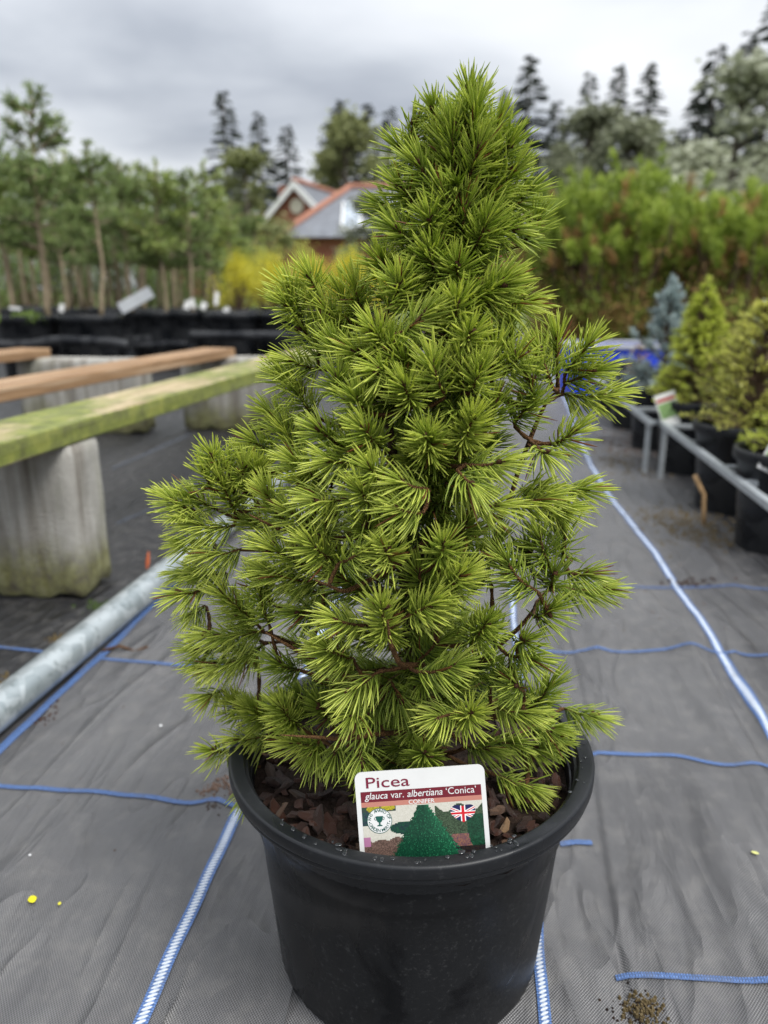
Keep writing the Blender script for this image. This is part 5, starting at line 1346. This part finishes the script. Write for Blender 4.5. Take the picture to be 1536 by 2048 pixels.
for sgn in (-1, 1):
    V = []
    for i in range(9):
        a = radians(100 - 200 * i / 8); V += [((bcx + sgn * (.026 + r * cos(a))) * LW, (bcy + .018 + r * .9 * sin(a)) * LW, .0003) for r in (.010, .0145)]
    mk('badge_handle', V, [(2 * i, 2 * i + 1, 2 * i + 3, 2 * i + 2) if sgn > 0 else (2 * i + 2, 2 * i + 3, 2 * i + 1, 2 * i) for i in range(8)], LM['green'], badge)
# union-flag heart, cut as a grid of small cells inside a heart outline
hcx, hcy, hs = .812, -.352, .098
Vh, Fh, Ch = [], [], []
nh = 72
def flagc(x, y):      # x,y in -1..1 ; y in -.75...75
    if abs(x) < .11 or abs(y - .05) < .11: return (.55, .012, .022)
    if abs(x) < .20 or abs(y - .05) < .20: return (.80, .80, .79)
    d = abs(abs(y - .05) - abs(x) * .62) 
    if d < .055: return (.55, .012, .022)
    if d < .15: return (.80, .80, .79)
    return (.012, .014, .075)
for j in range(nh):
    for i in range(nh):
        x = -1 + 2 * (i + .5) / nh; y = -1 + 2 * (j + .5) / nh
        X, Y_ = x * 1.16, y * 1.20 + .12
        if (X * X + Y_ * Y_ - 1) ** 3 - X * X * Y_ ** 3 <= 0:
            k = len(Vh); d_ = 1 / nh
            Vh += [((hcx + (x - d_) * hs) * LW, (hcy + (y - d_) * hs * .74) * LW, .0002), ((hcx + (x + d_) * hs) * LW, (hcy + (y - d_) * hs * .74) * LW, .0002), ((hcx + (x + d_) * hs) * LW, (hcy + (y + d_) * hs * .74) * LW, .0002), ((hcx + (x - d_) * hs) * LW, (hcy + (y + d_) * hs * .74) * LW, .0002)]
            Fh.append((k, k + 1, k + 2, k + 3)); Ch += [flagc(x, y)] * 4
mk('flag_heart', Vh, np.array(Fh), t_.m, label, colors=np.array(Ch))

# ================================================================== LITTER ON THE GROUND
def ground_pt(px, py): p = G(px, py); return np.array([p[0], p[1], float(gz(p[0], p[1]))])
def leaf_thing(px, py, L, w, c, label, rz, curl=.25, name='fallen_leaf', stand=0.0, cat='leaf'):
    n = 9; V, F = [], []
    for i in range(n):
        t = i / (n - 1); ww = w * .5 * sin(pi * (.06 + .9 * t)) ** .8
        z = .002 + curl * L * (t - .4) ** 2 + stand * L * t
        V += [(-ww, L * (t - .5) * (1 - stand * .6), z + abs(ww) * .3), (0, L * (t - .5) * (1 - stand * .6), z), (ww, L * (t - .5) * (1 - stand * .6), z + abs(ww) * .25)]
    for i in range(n - 1):
        for j in (0, 1): F.append((i * 3 + j, i * 3 + j + 1, i * 3 + 4 + j, i * 3 + 3 + j))
    o = mk(name, V, F, plain('leaf ' + label[:20], c, .6, .3, .25, 150), smooth=True)
    m = o.modifiers.new('solid', 'SOLIDIFY'); m.thickness = .0004
    p = ground_pt(px, py); o.location = p; o.rotation_euler = (0, 0, rz)
    return tag(o, label, cat)
leaf_thing(66, 1808, .0075, .0065, (.66, .60, .015), 'small bright yellow leaf lying on the black fabric', .6)
leaf_thing(120, 1814, .003, .0025, (.60, .56, .05), 'tiny yellow speck of leaf next to the bright yellow leaf', .2)
leaf_thing(297, 1141, .030, .007, (.42, .10, .035), 'rust orange leaf standing against the steel pipe', -.1, stand=.9)
leaf_thing(1205, 1170, .022, .012, (.48, .50, .10), 'pale yellow leaf behind the right spruce branch', 1.0)
leaf_thing(1508, 1718, .006, .0035, (.55, .55, .20), 'small pale yellow green leaf bit on the right fabric', 1.2)
leaf_thing(470, 985, .06, .006, (.26, .07, .03), 'red brown needle strand lying behind the pipe', 1.4)
leaf_thing(322, 1457, .004, .003, (.7, .7, .7), 'tiny white fleck on the fabric left of the pot', .3)
leaf_thing(62, 1724, .002, .002, (.75, .75, .75), 'tiny white grain on the fabric near the yellow leaf', .3)
def twig_thing(pix, r, label, lift=.004, mat='stem_dark', name='dead_twig'):
    pts = np.array([ground_pt(*p) + (0, 0, lift + .004 * sin(i * 2.1)) for i, p in enumerate(pix)])
    parts = [tube(pts, np.linspace(r, r * .6, len(pts)), 7)]
    o = mk(name, *merge(parts), mat, smooth=True, origin=pts[0]); return tag(o, label, 'twig')
twig_thing([(205, 1303), (240, 1297), (270, 1298), (296, 1293)], .0022, 'thin red brown twig lying beside the steel pipe', .002, 'twig')
st = [np.array([*G(1408, 1052)[:2], .003]), np.array([*(G(1404, 1040)[:2]), .03]), None]
b0_ = G(1408, 1050); stk = [b0_ + (0, 0, .002), b0_ + (-.004, 0, .03), b0_ + (-.006, .004, .065), b0_ + (-.020, .010, .090), b0_ + (-.026, .012, .104)]
tag(mk('cut_stick', *tube(stk, [.0052, .0045, .0045, .0050, .0046], 8), plain('peeled stick', (.44, .28, .14), .7, .3, .2, 60), smooth=True, origin=b0_), 'bent brown stick standing against the bark topped pot', 'stick')
def crumbs(px, py, n, spread, size, mats, label, name='soil_crumbs', seed=1, flatn=.5, cat='debris', stretch=(1, 1)):
    g = np.random.default_rng(seed); parts = []
    p0 = ground_pt(px, py)
    for i in range(n):
        o = g.normal(0, spread, 2) * stretch; s = size * g.uniform(.4, 1.3)
        x, y = p0[0] + o[0], p0[1] + o[1]; z = float(gz(x, y)) + s * .25
        a = g.uniform(0, 6.28); k = 6
        V = [(s * g.uniform(.6, 1.1) * cos(a + j * 1.047), s * g.uniform(.6, 1.1) * sin(a + j * 1.047), -s * .3) for j in range(k)] + [(s * .5 * cos(a + j * 1.047 + .4), s * .5 * sin(a + j * 1.047 + .4), s * flatn * g.uniform(.6, 1.3)) for j in range(k)]
        V = np.array(V) + (x, y, z)
        F = [(j, (j + 1) % k, k + (j + 1) % k, k + j) for j in range(k)] + [tuple(range(k, 2 * k)), tuple(range(k - 1, -1, -1))]
        parts.append((V, F))
    o = mk(name, *merge(parts), mats, origin=p0); tag(o, label, cat, kind='stuff'); return o
crumbs(432, 1583, 110, .0075, .0016, 'chip_g', 'scatter of brown soil crumbs beside the left rim of the pot', seed=1)
crumbs(475, 1590, 60, .005, .0014, 'chip_g', 'small heap of soil crumbs by the tape left of the pot', seed=2)
crumbs(425, 1626, 14, .004, .0015, 'chip_g', 'few soil crumbs below the blue thread', seed=3)
crumbs(1285, 2022, 150, .0065, .0015, 'litter', 'clump of pale moss and dry crumbs on the right fabric', seed=4, flatn=1.0)
crumbs(1280, 2030, 110, .009, .0011, 'soil', 'dark soil around the pale moss clump', seed=5)
crumbs(1380, 1170, 60, .016, .0032, 'chip', 'dark twiggy debris where the blue thread crosses the tape', seed=6, stretch=(1.6, .6))
crumbs(1370, 1045, 320, .055, .0042, 'litter', 'straw coloured leaf litter drifted under the railed pots', seed=7, stretch=(.9, 1.2), flatn=.25)
crumbs(1440, 1085, 200, .045, .0038, 'litter', 'straw coloured litter in front of the near pot', seed=8, stretch=(1.2, .8), flatn=.25)
crumbs(1240, 930, 140, .06, .005, 'litter', 'dry litter along the fabric by the far rail leg', seed=9, stretch=(.8, 1.6), flatn=.25)
crumbs(1240, 890, 140, .06, .006, 'chip_g', 'brown leaf litter against the far pots', seed=10, stretch=(.8, 1.8), flatn=.3)
crumbs(205, 1210, 70, .012, .003, 'weed', 'tuft of moss and bits on the fabric behind the pipe', seed=11, stretch=(1.3, 1))
crumbs(15, 1360, 40, .008, .004, 'litter', 'dry crumbs on the bed behind the near end of the pipe', seed=12)
crumbs(115, 1277, 30, .008, .003, 'litter', 'pale bits scattered on the bed in front of the mossy block', seed=13)
crumbs(1180, 1180, 40, .05, .0022, 'chip_g', 'few specks of grit on the right of the walkway', seed=14, stretch=(2, 2))
crumbs(150, 1500, 30, .06, .0012, 'chip_g', 'few specks of grit on the left of the walkway', seed=15, stretch=(1.5, 1.5))
crumbs(95, 1432, 26, .010, .0022, 'chip', 'bark bits tucked along the front of the steel pipe', seed=16, stretch=(.6, 1.6))
